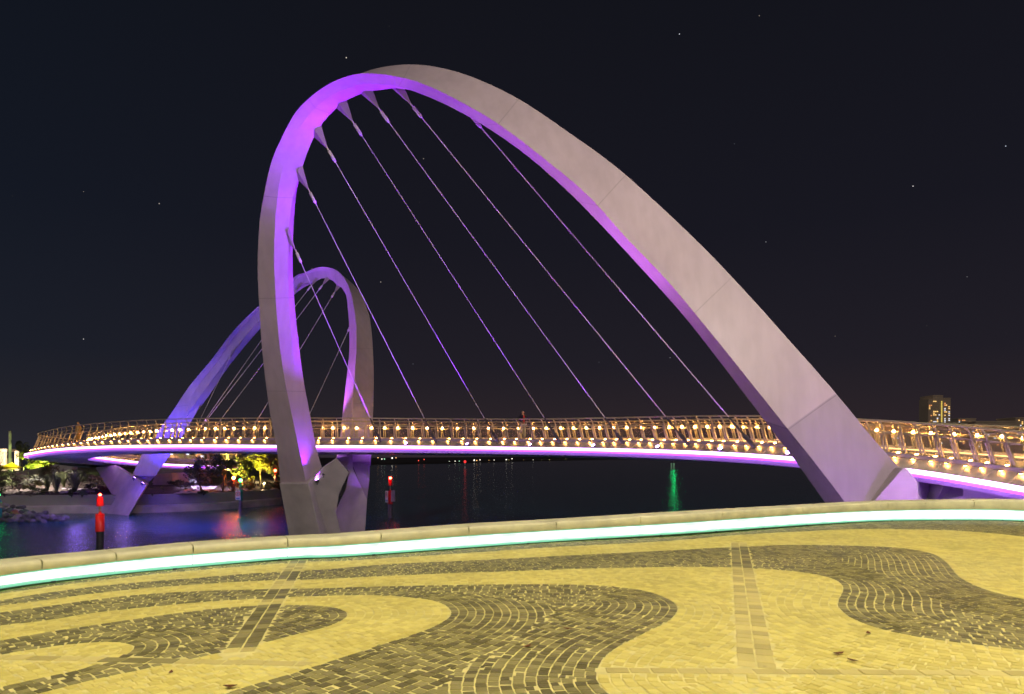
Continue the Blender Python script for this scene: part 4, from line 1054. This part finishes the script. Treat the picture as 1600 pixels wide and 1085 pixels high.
SHR = [(8, 760, 64, 2.6, 2.2, 'leaf_dark', 'dark shrub in front of the white zigzag wall at the left picture edge'), (3, 772, 60, 1.5, 2.0, 'leaf_green', 'green shrub beside the green navigation light at the left edge'), (72, 751, 68, 2.2, 1.6, 'leaf_dark', 'tall dark shrub in front of the gap between the white walls'),
       (84, 752, 67, 1.7, 2.0, 'leaf_red', 'brownish red shrub before the slanted white wall'), (96, 748, 69, 1.6, 1.3, 'leaf_red', 'small wine red shrub against the slanted white wall'), (52, 770, 62, 1.3, 2.2, 'leaf_yellow', 'olive yellow mound shrub above the bank railing'), (66, 772, 60, 1.1, 2.6, 'leaf_green', 'low dark green mound shrub behind the bank railing'),
       (40, 762, 66, 0.9, 1.8, 'leaf_dark', 'low brown shrub below the white zigzag wall'), (118, 752, 70, 1.2, 2.6, 'leaf_dark', 'dark shrub under the deck soffit right of the slanted wall'), (138, 750, 72, 1.3, 2.2, 'leaf_dark', 'dark shrub under the deck beside the chevron pier'), (112, 775, 59, 0.8, 0.9, 'leaf_dark', 'round brown shrub on the pebble bed by the railing'),
       (128, 775, 59, 0.7, 0.9, 'leaf_grey', 'small round grey shrub next to the red beacon lamp'), (162, 772, 62, 1.0, 1.4, 'leaf_red', 'dark reddish shrub behind the notch of the chevron pier'), (150, 762, 66, 1.2, 1.6, 'leaf_red', 'reddish shrub above the red beacon lamp'),
       (362, 768, 67, 1.4, 1.9, 'leaf_red', 'pinkish lit shrub under the orange signal lamp'), (388, 767, 70, 1.2, 2.8, 'leaf_dark', 'low dark shrub behind the speed sign'), (318, 772, 63, 0.5, 0.9, 'leaf_dark', 'tiny brown shrub on the pebble bed at the quay edge'), (300, 764, 65, 1.0, 1.2, 'leaf_grey', 'low pale grey shrub at the left foot of the grey bushy tree'), (420, 765, 70, 0.9, 2.0, 'leaf_green', 'low green shrub behind the bollard lamp')]
for x, y, D, h, wd, mt, lab in SHR: b = ground_at(x, y, D); k_ = b.y / D; shrub('shrub', b, h * k_, wd * k_, M[mt], lab, n=380, s=0.085, group='shrubs on the far bank')
for x, y, D, h, wd, mt, lab in ((88, 770, 61, 2.0, 2.6, 'leaf_grey', 'grey green spiky plant behind the railing, left of the two'), (118, 768, 63, 2.1, 3.4, 'leaf_grey', 'wide grey spiky plant behind the railing, right of the two'), (100, 762, 66, 1.6, 2.4, 'leaf_green', 'green spiky plant higher up on the bank'), (74, 768, 63, 1.5, 2.0, 'leaf_green', 'short green spiky plant beside the olive mound')):
    grass_tuft(ground_at(x, y, D), h, wd, M[mt], lab, 90)

gc = MB()
for _ in range(5200):
    x = random.uniform(-30, 470); y = random.uniform(742, 776); 
    if 265 < x < 350 and y > 758: continue
    if 90 < x < 152 and y > 762: continue
    j = random.randrange(len(TV)); 
    X, D = TV[j, 0] + random.uniform(-.8, .8), TV[j, 1] + random.uniform(-.8, .8)
    pxx = 800 + X / D * F
    if pxx < -40 or pxx > 560 or D > 100 or (262 < pxx < 352 and D < 72) or (88 < pxx < 152 and D < 66): continue
    shade_leaf(gc, (X, D, TV[j, 2] + random.uniform(0.0, 0.22)), 0.17)
tag(gc.build('ground_cover', M['leaf_dark'], recalc=False), kind='stuff')
R2 = random.Random(5)
EX = [(18, 764, 'leaf_green', 'low green shrub at the far left below the zigzag wall'), (30, 770, 'leaf_red', 'small reddish shrub above the white slab'), (46, 758, 'leaf_dark', 'dark shrub at the foot of the zigzag wall corner'), (60, 760, 'leaf_grey', 'grey shrub right of the zigzag wall foot'), (108, 758, 'leaf_dark', 'dark shrub on the slope below the slanted wall'), (126, 762, 'leaf_green', 'green shrub on the slope left of the chevron pier'),
      (142, 768, 'leaf_grey', 'grey shrub between the railing and the chevron pier'), (170, 758, 'leaf_dark', 'dark shrub seen over the shoulder of the chevron pier'), (274, 758, 'leaf_dark', 'dark shrub against the dark violet wall'), (288, 768, 'leaf_grey', 'tiny pale shrub on the left of the pebble bed'), (372, 760, 'leaf_dark', 'dark shrub under the string of gold lights'), (396, 762, 'leaf_yellow', 'yellow green shrub at the foot of the yellow tree'), (436, 764, 'leaf_dark', 'dark shrub below the red signal')]
for x, y, mt, lab in EX:
    b = ground_at(x, y, 62); shrub('shrub', b, R2.uniform(.8, 1.5), R2.uniform(1.4, 2.4), M[mt], lab, n=300, s=0.085, group='shrubs on the far bank')

# ---- lit pavilion, sail and light column at the far left
sl = thing('shade_sail', P(19, 733, 88), 'yellow pointed shade sail at the far left beyond the white wall', 'shade sail')
q = [P(-14, 731, 86), P(19, 722.3, 90), P(37, 730, 92), P(18, 731, 84)]
w = MB(); n = 8; vs = []
for i in range(n + 1):
    for j in range(n + 1):
        u, v = i / n, j / n; p = q[0].lerp(q[1], u).lerp(q[3].lerp(q[2], u), v); p.z -= 0.9 * (u * (1 - u) + v * (1 - v)) * 0.8; vs.append(p)
w.add(vs, [(i * (n + 1) + j, (i + 1) * (n + 1) + j, (i + 1) * (n + 1) + j + 1, i * (n + 1) + j + 1) for i in range(n) for j in range(n)], True)
w.build('cloth', M['sail'], sl)
for p in (q[1], q[2], q[0]):
    w = MB(); w.tube([p, Vector((p.x, p.y, EYE - 2.4))], 0.06, 6); w.build('mast', M['steel'], sl)
cl = thing('light_column', P(15.5, 738, 95), 'tall slender light column standing at the far left', 'lamp')
w = MB(); b = P(15.5, 738, 95); t_ = P(15.5, 675, 95); w.tube([b, t_], [0.22, 0.19], 10); w.build('shaft', M['whitewall'], cl)
w = MB(); w.tube([t_, t_ + Vector((0, 0, .12))], 0.2, 10); w.build('cap', M['steel'], cl)
M['win_warm'] = emat('lit_window_warm', (1.0, 0.62, 0.2), 1.6); M['win_white'] = emat('lit_window_white', (0.8, 0.85, 1.0), 1.4); M['win_orange'] = emat('lit_window_orange', (1.0, 0.4, 0.12), 1.3)
pv = thing('pavilion', P(5, 738, 105), 'lit columned pavilion behind the yellow sail at the left picture edge', 'building')
for x in (-4, 2, 8, 26, 29):
    w = MB(); w.box((P(x, 722, 105)), (0.35, 0.35, 3.6)); w.build('column', M['whitewall'], pv)
w = MB(); w.box(P(3, 704, 105), (3.2, 2.0, 0.5)); w.box(P(3, 730, 107), (3.2, 0.3, 3.0)); w.build('roof', M['bankconc'], pv)
for x, y in ((-2, 722), (5, 722), (5, 714)):
    w = MB(); w.box(P(x, y, 106.7), (0.45, 0.06, 0.5)); w.build('window', M['win_warm'], pv)
point('pavilion_lamp', P(4, 716, 103), (1.0, 0.72, 0.4), 900, 0.3)
point('garden_lamp', P(52, 736, 88.5), (0.75, 1.0, 0.25), 4000, 0.2)

# city frontage seen through the rails of the far deck end
ct = thing('shop_front', P(285, 735, 108), 'lit shop front glimpsed through the rails between the far arch leg and the trees', 'building')
w = MB(); w.box(P(282, 718, 110), (8.5, 3, 4.5)); w.build('wall', M['bldg'], ct)
for k in range(26):
    x = random.uniform(254, 318); y = random.choice((709, 713.5, 718, 722.5)) + random.uniform(-1, 1)
    w = MB(); w.box(P(x, y, 108.4), (random.uniform(.25, .7), .06, random.uniform(.25, .45))); w.build('window', M[random.choice(('win_warm', 'win_white', 'win_white', 'win_orange'))], ct)

# small lamps on the bank
def bollard(x, y0, y1, D, label):
    t = thing('bollard_lamp', P(x, y0, D), label, 'lamp'); b, p = P(x, y0, D), P(x, y1, D)
    w = MB(); w.tube([b, p], 0.07, 8); w.build('post', M['steel'], t)
    w = MB(); w.tube([p, p + Vector((0, 0, .16))], 0.085, 8); w.build('lens', emat('bollard_lens', (1, .72, .35), 60), t)
    w = MB(); w.tube([p + Vector((0, 0, .16)), p + Vector((0, 0, .2))], 0.1, 8); w.build('cap', M['steel'], t)
    point('bollard_glow', p + Vector((0, -.3, .1)), (1, .75, .3), 60, 0.1)
bollard(412.6, 768, 757, 69, 'warm bollard lamp on the quay beside the near arch leg')
def fairy(x, y, D, n_, lab):
    t = thing('light_string', P(x, y, D), lab, 'lights'); w = MB()
    pts = [P(x + 6 * math.sin(i * 1.9) + i * .25, y - i * 2.2, D) for i in range(n_)]
    w.tube(pts, 0.012, 4); w.build('cord', M['dark'], t)
    for p in pts:
        w = MB(); w.ball(p, 0.075, 6, 5); w.build('bulb', M['fairy'], t)
M['fairy'] = emat('gold_bulb', (1, .6, .08), 7)
fairy(372, 748, 74, 12, 'string of small gold lights hanging in the slim olive tree')

# ---- navigation marks standing in the water
def ring(w, c, R, r0, r1, n=24):
    vs = []
    for k in range(n):
        t = 2 * math.pi * k / n
        vs += [c + R @ Vector((r0 * math.cos(t), 0, r0 * math.sin(t))), c + R @ Vector((r1 * math.cos(t), 0, r1 * math.sin(t)))]
    w.add(vs, [(2 * k, 2 * k + 1, (2 * k + 3) % (2 * n), (2 * k + 2) % (2 * n)) for k in range(n)])
def text_mesh(txt, size, mat, parent, M4):
    cu = bpy.data.curves.new('text', 'FONT'); cu.body = txt; cu.size = size; cu.align_x = 'CENTER'; cu.align_y = 'CENTER'; cu.extrude = 0.004
    to = bpy.data.objects.new('tmp', cu); COL.objects.link(to)
    dg = bpy.context.evaluated_depsgraph_get(); me = bpy.data.meshes.new_from_object(to.evaluated_get(dg)); bpy.data.objects.remove(to)
    me.transform(M4 @ Matrix.Rotation(math.pi / 2, 4, 'X')); me.materials.clear(); me.materials.append(mat)
    o = bpy.data.objects.new('numeral', me); COL.objects.link(o); o.parent = parent; return o
def speed_sign(parent, c, wd, hh, yaw, blank=False):
    R = Matrix.Rotation(yaw, 3, 'Z'); f = R @ Vector((0, -1, 0))
    w = MB(); w.box(c, (wd, 0.03, hh), R); o = w.build('speed_sign', M['signwhite'], parent)
    bv = o.modifiers.new('edge', 'BEVEL'); bv.width = 0.012; bv.segments = 2
    if not blank:
        cc = c + Vector((0, 0, hh * 0.16)) + f * 0.019
        w = MB(); ring(w, cc, R, wd * 0.34, wd * 0.46); w.build('red_ring', M['signred'], o)
        w = MB(); w.box(c + Vector((0, 0, -hh * 0.34)) + f * 0.018, (wd * 0.7, 0.006, hh * 0.13), R); w.build('blue_bar', M['signblue'], o)
        nm = text_mesh('8', wd * 0.62, M['signblack'], o, Matrix.Translation(cc - world_loc(o) + f * 0.003) @ R.to_4x4())
    return o
def beacon(x, D, lab, colour, ylamp, up, lo, wu, wl, lamp, pile, ywater, signs=(), cone=False, name='channel_beacon'):
    t = thing(name, Vector(((x - 800) / F * D, D, WATER_Z)), lab, 'beacon'); k = D / F
    def Z(y): return EYE + (YH - y) * k
    X = (x - 800) * k
    w = MB(); w.lathe((X, D, 0), [(wl * k * 0.44, Z(lo[1]) - (Z(lo[1]) - WATER_Z) - 1.5), (wl * k * 0.44, Z(lo[1]) + 0.01)], 16); w.build('pile', pile, t)
    w = MB(); w.lathe((X, D, 0), [(wl * k * .5, Z(lo[1])), (wl * k * .5, Z(lo[0])), (wl * k * .2, Z(lo[0]) + 0.02), (wl * k * .12, Z(lo[0]) + 0.12)], 18); w.build('lower_drum', colour, t)
    w = MB(); w.tube([(X, D, Z(lo[0]) + 0.05), (X, D, Z(up[1]) + 0.05)], 0.045, 8); w.build('mast', M['steel'], t)
    w = MB()
    if cone: w.lathe((X, D, 0), [(wu * k * .5, Z(up[1])), (wu * k * .08, Z(up[0]))], 16)
    else: w.lathe((X, D, 0), [(wu * k * .5, Z(up[1])), (wu * k * .42, Z(up[0]))], 18)
    w.build('topmark', colour, t)
    w = MB(); w.lathe((X, D, 0), [(0.07, Z(up[0])), (0.07, Z(up[0]) + 0.06)], 10); w.build('lamp_base', M['dark'], t)
    w = MB(); w.ball((X, D, Z(up[0]) + 0.06 + 2.1 * k), max(0.05, 2.1 * k), 10, 8); w.build('lamp', lamp, t)
    for (dx, y0, y1, wd, yaw, blank) in signs:
        speed_sign(t, Vector((X + dx * k, D - wl * k * .5 - 0.06, (Z(y0) + Z(y1)) / 2)), wd * k, abs(Z(y0) - Z(y1)), yaw, blank)
    return t
beacon(156.3, 29, 'near red channel beacon on a black pile in front of the chevron pier', M['red'], 774, (777.5, 791), (803, 830.8), 10.5, 12.3, M['redlamp'], M['pile'], 880)
beacon(609.8, 52, 'red channel beacon with white speed signs standing right of the mid channel piers', M['red'], 746, (750.5, 759), (767.5, 788), 7.2, 7.8, M['redlamp'], M['greypile'], 809, signs=((-4.4, 767, 785, 9.0, math.radians(-52), False), (5.2, 766, 784, 9.0, math.radians(60), True)))
beacon(375.8, 56, 'slim green beacon with a cone top and speed sign before the quay wall', M['teal'], 750, (754, 761.5), (766, 783), 5.5, 6.2, M['greenlamp'], M['greypile'], 802, signs=((-2.2, 766.5, 781.5, 7.4, math.radians(8), False),), cone=True)
beacon(-2.5, 50, 'green channel beacon cut by the left picture edge in front of the rocks', M['teal'], 772, (777, 785), (795, 815), 9, 9, M['greenlamp'], M['pile'], 813, cone=True)
beacon(430, 68.5, 'red signal with a small white board before dark trees near the arch leg', M['red'], 735, (738.5, 742), (744, 749.5), 3.6, 3.4, M['redlamp'], M['greypile'], 780, signs=((0, 743.5, 749, 2.6, 0, True),))
beacon(365, 62.4, 'small orange flashing beacon among the shrubs left of the green beacon', M['red'], 747.5, (750, 753), (756, 760), 3.5, 3.5, M['orangelamp'], M['greypile'], 775)
beacon(726.6, 290, 'tiny red and white buoy far out under the bridge deck', M['signwhite'], 722.4, (724, 727), (729, 734), 1.5, 2.0, emat('dim_red_lamp', (1, .03, .03), 1.3), M['signwhite'], 732)
bt = beacon(1053, 270, 'pair of small white marks far out on the water above a long green reflection', M['signwhite'], 707, (709, 711), (724, 733), 1.2, 2.3, emat('bright_green_lamp', (0.0, 1.0, 0.25), 34), M['signwhite'], 733)
w = MB(); w.lathe(((1049 - 800) / F * 270, 270, 0), [(0.3, WATER_Z - 1), (0.3, WATER_Z + 2.4), (0.05, WATER_Z + 2.6)], 10); w.build('side_pole', M['signwhite'], bt)
# light carried by the lamps
for (x, y, D, c, p_) in ((156.5, 770, 28.7, (1, .04, .03), 30), (365, 746, 62, (1, .2, .04), 160), (609.8, 745, 51.7, (1, .04, .03), 30)):
    point('beacon_glow', P(x, y, D), c, p_, 0.12)

# ---- far shore
fs = [(300, 726, 420), (575, 727, 420), (650, 726, 470), (740, 724.5, 560), (860, 720.5, 900), (1000, 718.2, 1550), (1200, 717.2, 2300), (1400, 717, 2600), (1650, 717, 2600), (2200, 717, 2600)]
w = MB(); pts = resample(cr([(P(x, 715, D).x, P(x, 715, D).y, D) for x, y, D in fs], 10), 25); vs = []
for i, p in enumerate(pts):
    d = Vector((p[0], p[1], 0)).normalized(); D = p[1]
    for t, h in ((0, -0.6), (2, 0.6), (30, 2.0), (90, 3.2 + 1.4 * math.sin(i * .7) + 1.2 * math.sin(i * .29 + 1)), (400, 6.0)):
        q = Vector((p[0], p[1], 0)) + d * t * D / 500; vs.append((q.x, q.y, WATER_Z + h * (D / 700) ** 0.5))
w.add(vs, [(a * 5 + k, a * 5 + k + 1, a * 5 + 6 + k, a * 5 + 5 + k) for a in range(len(pts) - 1) for k in range(4)], True)
tag(w.build('far_shore', M['farland'], recalc=False), kind='structure')
far_mats = {'w': emat('far_lamp_white', (1, .92, .75), 2.4), 'o': emat('far_lamp_orange', (1, .5, .15), 2.2), 'g': emat('far_lamp_green', (.45, 1, .6), 1.8), 'r': emat('far_lamp_red', (1, .08, .05), 2.0), 'y': emat('far_lamp_yellow', (1, .75, .2), 2.2)}
cname = {'w': 'white', 'o': 'orange', 'g': 'greenish', 'r': 'red', 'y': 'yellow'}
LA = [(590.6, 715.6, 'o'), (596.6, 717.5, 'w'), (600.7, 717.5, 'g'), (612.7, 716, 'w'), (618.7, 715.6, 'o'), (604.3, 725.6, 'w'), (614, 725.2, 'w'), (623.5, 725.2, 'w'), (636.2, 726.4, 'o'), (650.6, 724.7, 'w'), (654, 720, 'r'), (662.6, 718.2, 'r'), (683, 723, 'w'), (695, 722.3, 'g'), (701.7, 721.8, 'g'),
      (717.7, 721, 'g'), (711, 721, 'w'), (702, 721.5, 'w'), (741, 719.4, 'w'), (745, 719.8, 'o'), (750, 718.8, 'w'), (753, 721, 'y'), (757, 722, 'o'), (763.8, 720, 'o'), (770.7, 720.8, 'g'), (772, 719.5, 'w'), (782.4, 721.8, 'w'), (791, 718.8, 'w'), (795.2, 719.4, 'y'), (800, 717, 'w'), (807, 720.8, 'o'), (818, 719.4, 'o'), (821.4, 720.4, 'r'),
      (833, 719.4, 'w'), (846.3, 719.4, 'y'), (852.4, 719.8, 'o'), (858.5, 719, 'y'), (871, 718.8, 'y'), (884, 718.2, 'y'), (897, 719, 'w'), (909, 718.8, 'w'), (580, 726.5, 'y'), (586, 727, 'y'), (590, 726, 'w')]
protos = {}
fx_ = [f[0] for f in fs]; fD = [f[2] for f in fs]
zone = lambda x: 'beside the mid channel piers' if x < 606 else ('above the red channel beacon' if x < 632 else ('between the red beacon and the tiny buoy' if x < 726 else ('in the bright cluster right of the tiny buoy' if x < 775 else ('midway along the lit shore below the deck' if x < 826 else 'on the thinning right end of the shore'))))
for n_, (x, y, c) in enumerate(LA):
    D = float(np.interp(x, fx_, fD)) * 1.03; p = P(x, y, D); r = 0.00078 * D * (1.35 if c == 'w' and n_ % 3 == 0 else 1.0)
    w = MB(); w.cur = 0; w.lathe((p.x, p.y, 0), [(r * .25, WATER_Z), (r * .2, p.z - r)], 6)
    w.cur = 1; w.ball(p, r, 8, 6)
    hgt = 'low' if y > 720.5 else 'high'
    tag(w.build('street_lamp', [M['dark'], far_mats[c]], loc=(p.x, p.y, WATER_Z)), '%s %s distant shore lamp, %s' % (hgt, cname[c], zone(x)), 'lamp', 'lamps along the distant shore')

# ---- towers beyond the right end of the bridge
def tower(name, label, D, blocks, rows):
    x0, y0 = blocks[0][0], blocks[0][1]
    t = thing(name, Vector(((x0 - 800) / F * D, D, WATER_Z)), label, 'building')
    for (xa, xb, yt, dep) in blocks:
        a, b = P(xa, yt, D), P(xb, yt, D); w = MB()
        w.box(((a.x + b.x) / 2, D + dep / 2 + 1, (a.z + WATER_Z) / 2), (b.x - a.x, dep, a.z - WATER_Z)); w.build('wall', M['bldg'], t)
        w = MB(); w.box(((a.x + b.x) / 2, D + dep / 2 + 1, a.z + 0.5), ((b.x - a.x) * 1.02, dep * 1.02, 1.0)); w.build('parapet', M['bldg'], t)
    pr = {}
    for (x, y, wd, hh, mt) in rows:
        p = P(x, y, D); key = (wd, hh, mt)
        if key not in pr:
            w = MB(); w.box((0, 0, 0), (wd * D / F, 0.3, hh * D / F)); o = w.build('window', M[mt], t)
            for v in o.data.vertices: v.co += world_loc(t)
            pr[key] = o
        else: o = copy_obj(pr[key], t)
        o.location = Vector((p.x, D + 0.8, p.z)) - world_loc(t)
    return t
R_ = random.Random(3); rows = []
for r in range(20):
    y = 622 + r * 2.65
    for x in (1453.6, 1456.2): 
        if r > 3 and R_.random() < .5: rows.append((x, y + 1, 1.3, 1.1, R_.choice(('win_orange', 'win_warm'))))
    for x in (1460.2, 1463, 1465.8, 1468.6):
        if r > 1 and R_.random() < .3: rows.append((x, y, 1.7, 1.1, R_.choice(('win_warm', 'win_white', 'win_warm'))))
    for x in (1477.5, 1479.8, 1484):
        if r > 2 and R_.random() < .42: rows.append((x, y + .6, 1.5, 1.1, R_.choice(('win_warm', 'win_white', 'win_orange'))))
for r in range(14): rows.append((1472.4, 628 + r * 2.6, 1.3, 2.3, 'win_tower'))
M['win_tower'] = emat('lit_stair_shaft', (1.0, 0.75, 0.12), 0.8)
tower('apartment_tower', 'tall stepped apartment tower with scattered lit windows beyond the right bridge end', 620, [(1451.5, 1459, 625.5, 14), (1459, 1471.2, 619, 20), (1471.2, 1474.5, 619, 16), (1474.5, 1486.5, 623.2, 18)], rows)
rows = [(1500 + R_.randrange(9) * 2.7, 657 + R_.randrange(16) * 2.6, 1.5, 1.1, R_.choice(('win_white', 'win_white', 'win_warm', 'win_orange'))) for _ in range(34)]
tower('apartment_tower', 'lower block with bluish lit windows behind the rails, right of the stepped tower', 700, [(1498, 1526, 655, 22)], rows)
rows = [(1591 + R_.randrange(12) * 2.6, 657 + R_.randrange(15) * 2.7, 1.6, 1.2, R_.choice(('win_warm', 'win_white', 'win_warm'))) for _ in range(30)]
tower('apartment_tower', 'block with yellow lit windows behind the rails at the right picture edge', 560, [(1588, 1625, 654, 22)], rows)
rows = [(1345 + R_.randrange(50) * 4.9, 664 + R_.randrange(14) * 2.6, R_.choice((1.8, 2.6)), 1.3, R_.choice(('win_warm', 'win_white', 'win_orange', 'win_warm'))) for _ in range(70)]
tower('riverside_block', 'long low block with scattered lights behind the rails at the right', 520, [(1340, 1400, 664, 20), (1400, 1498, 662, 20), (1526, 1588, 660, 20)], rows)

# unseen spots added over the far bank to brighten its planting
for (x, y, D, c, p_) in ((70, 712, 61, (1, .80, .72), 700), (130, 712, 60, (0.85, .66, 1.0), 600), (20, 712, 60, (1, .82, .75), 600), (300, 741, 63, (.6, .5, 1.0), 170), (345, 738, 63.5, (.75, .6, 1.0), 170), (400, 716, 74, (1, .8, .4), 700)):
    q = P(x, y, D); spot('bank_fill_spot', q, q + Vector((0, 2.2, -6)), c, p_ * 4.2, 125, 0.6, 0.3)

# ================================================================== PEOPLE
def skin_mesh(name, chains, mat, parent, M4, sub=1, root=0):
    """chains: lists of (point, radius); equal points are welded so the surface is continuous"""
    V = []; R = []; E = []
    def idx(p, r):
        for i, q in enumerate(V):
            if (q - Vector(p)).length < 1e-4: return i
        V.append(Vector(p)); R.append(r); return len(V) - 1
    for ch in chains:
        ii = [idx(p, r) for p, r in ch]; E += list(zip(ii[:-1], ii[1:]))
    me = bpy.data.meshes.new(name); me.from_pydata([tuple(v) for v in V], E, [])
    o = bpy.data.objects.new(name, me); COL.objects.link(o)
    md = o.modifiers.new('s', 'SKIN'); md.use_smooth_shade = True
    sv = me.skin_vertices[0].data
    for i, r in enumerate(R):
        rr = r if isinstance(r, tuple) else (r, r); sv[i].radius = rr; sv[i].use_root = (i == 0)
    ss = o.modifiers.new('u', 'SUBSURF'); ss.levels = sub; ss.render_levels = sub
    dg = bpy.context.evaluated_depsgraph_get(); dg.update()
    me2 = bpy.data.meshes.new_from_object(o.evaluated_get(dg)); bpy.data.objects.remove(o)
    me2.transform(M4); me2.materials.clear(); me2.materials.append(mat)
    for p in me2.polygons: p.use_smooth = True
    o = bpy.data.objects.new(name, me2); COL.objects.link(o); o.parent = parent
    return o
def person(foot, yaw, label, top, legs, shirt, phone=False, hair=True, scale=1.0, bald=False):
    t = thing('person', foot, label, 'person'); A = Matrix.Rotation(yaw, 4, 'Z') @ Matrix.Scale(scale, 4)
    pel = (0, 0, .96); wst = (0, 0, 1.10); ch = (0, -.01, 1.32); nk0 = (0, .005, 1.47); nk = (0, -.01, 1.55); hd = (0, -.03, 1.63); tp = (0, -.02, 1.72)
    shL, shR = (.185, 0, 1.42), (-.185, 0, 1.42)
    if phone: elL, wrL, elR, wrR = (.25, -.02, 1.15), (.09, -.25, 1.20), (-.25, .0, 1.14), (-.06, -.24, 1.22)
    else: elL, wrL, elR, wrR = (.25, .03, 1.15), (.24, -.05, .90), (-.25, .03, 1.15), (-.24, -.06, .90)
    hpL, knL, anL, toL = (.095, 0, .90), (.11, -.02, .50), (.12, .03, .08), (.14, -.15, .03)
    hpR, knR, anR, toR = (-.095, 0, .90), (-.11, -.05, .50), (-.11, 0, .08), (-.13, -.18, .03)
    def hand(wr, el):
        d = (Vector(wr) - Vector(el)).normalized(); s = Vector((0, 0, 1)).cross(d); s = s.normalized() if s.length > .1 else Vector((1, 0, 0)); n = d.cross(s)
        out = []; palm = Vector(wr) + d * .075; out.append([(wr, .026), (tuple(palm), (.036, .018))])
        for k, L_ in enumerate((.062, .075, .07, .055)):
            b = palm + s * (k - 1.5) * .019; m1 = b + d * L_ * .6; m2 = m1 + (d * .5 - n * .8) * L_ * .5
            out.append([(tuple(palm), (.036, .018)), (tuple(b + d * .012), .009), (tuple(m1), .0085), (tuple(m2), .007)])
        th = Vector(wr) + d * .03 + s * -.03; out.append([(tuple(palm), (.036, .018)), (tuple(th + d * .02), .011), (tuple(th + d * .06 - s * .012), .009)])
        return out
    body = [[(pel, (.15, .11)), (wst, (.135, .10)), (ch, (.16, .11)), (nk0, (.075, .07)), (nk, .055), (hd, (.072, .088)), (tp, (.06, .075))]]
    body += [[(hd, (.072, .088)), ((0, -.115, 1.625), .016)]]
    for sh, el, wr in ((shL, elL, wrL), (shR, elR, wrR)):
        body += [[(ch, (.16, .11)), (sh, .06), (el, .042), (wr, .026)]] + hand(wr, el)
    for hp, kn, an, to in ((hpL, knL, anL, toL), (hpR, knR, anR, toR)): body += [[(pel, (.15, .11)), (hp, .085), (kn, .058), (an, .042), (to, .035)]]
    skin_mesh('body', body, M['skin'], t, A, 1)
    def up(c, k): return [(p, tuple(x + k for x in r) if isinstance(r, tuple) else r + k) for p, r in c]
    jk = [up([((0, 0, .93), (.155, .115)), (wst, (.145, .11)), (ch, (.165, .115)), ((0, .005, 1.46), (.10, .085))], .014)]
    for sh, el, wr in ((shL, elL, wrL), (shR, elR, wrR)):
        we = tuple(Vector(el).lerp(Vector(wr), .9)); jk.append(up([(ch, (.165, .115)), (sh, .064), (el, .05), (we, .034)], .014))
    skin_mesh('jacket', jk, top, t, A, 1)
    tr = []
    for hp, kn, an, to in ((hpL, knL, anL, toL), (hpR, knR, anR, toR)): tr.append(up([(pel, (.15, .11)), (hp, .09), (kn, .066), ((an[0], an[1], an[2] + .02), .055)], .012))
    skin_mesh('trousers', tr, legs, t, A, 1)
    for an, to in ((anL, toL), (anR, toR)): skin_mesh('shoe', [[((an[0], an[1] + .03, .05), .052), ((an[0], an[1] - .05, .045), .05), ((to[0], to[1] - .02, .035), .04)]], M['dark'], t, A, 1)
    def put(w, name, m):
        o = w.build(name, m, None); o.data.transform(A); o.parent = t; return o
    if shirt is not None:
        w = MB(); w.add([(-.055, -.135, 1.02), (.055, -.135, 1.02), (.07, -.150, 1.25), (.05, -.135, 1.42), (0, -.105, 1.46), (-.05, -.135, 1.42), (-.07, -.150, 1.25)], [tuple(range(7))])
        w.add([(-.055, -.09, 1.02), (.055, -.09, 1.02), (.07, -.10, 1.25), (.05, -.08, 1.42), (0, -.06, 1.46), (-.05, -.08, 1.42), (-.07, -.10, 1.25)], [tuple(reversed(range(7)))])
        put(w, 'shirt', shirt)
    for s_ in (-1, 1):
        w = MB(); w.ball((s_ * .03, -.098, 1.655), .0095, 8, 6); put(w, 'eye', M['eye'])
        w = MB(); w.ball((s_ * .076, -.015, 1.635), .028, 8, 6, (.35, .6, 1.0)); put(w, 'ear', M['skin'])
    w = MB(); w.ball((0, -.105, 1.585), .022, 8, 6, (1, .3, .25)); put(w, 'mouth', M['shirt'])
    w = MB(); w.ball((0, .022, 1.66 if bald else 1.69), .088, 12, 8, (.92, .95, .62 if bald else .8)); put(w, 'hair', M['hair'])
    return t
i = edge_at(806, 0); pf = dp(i, 1.0, 0.485); 
person(pf, math.radians(28), 'bald person in dark jacket, red shirt and pale trousers mid bridge, holding a phone', M['jacket'], M['trousers'], M['shirt'], True, bald=True, scale=1.03)
w = MB(); A = Matrix.Rotation(math.radians(28), 4, 'Z'); c = Vector(pf) + A @ Vector((0.015, -.345, 1.27)); w.box(c, (.075, .012, .15), (A @ Matrix.Rotation(math.radians(-35), 4, 'X')).to_3x3())
o = tag(w.build('phone', M['dark'], loc=c), 'dark phone held in the hands of the bald person on the bridge', 'phone')
i = edge_at(95, 0); pf2 = dp(i, 1.3, 0.485)
person(pf2, math.radians(-20), 'person in mustard clothes behind the rails at the left end of the bridge', M['tan'], M['tan'], None, False, scale=0.98)


# ------------------------------------------------------------------ render settings
S.view_settings.view_transform = 'Standard'; S.view_settings.look = 'None'
S.view_settings.exposure = 0.0; S.view_settings.gamma = 1.0
S.render.engine = 'CYCLES'
S.cycles.use_denoising = True; S.cycles.denoising_prefilter = 'FAST'
S.cycles.max_bounces = 5; S.cycles.diffuse_bounces = 2; S.cycles.glossy_bounces = 3
S.cycles.sample_clamp_indirect = 6.0
S.cycles.use_light_tree = True
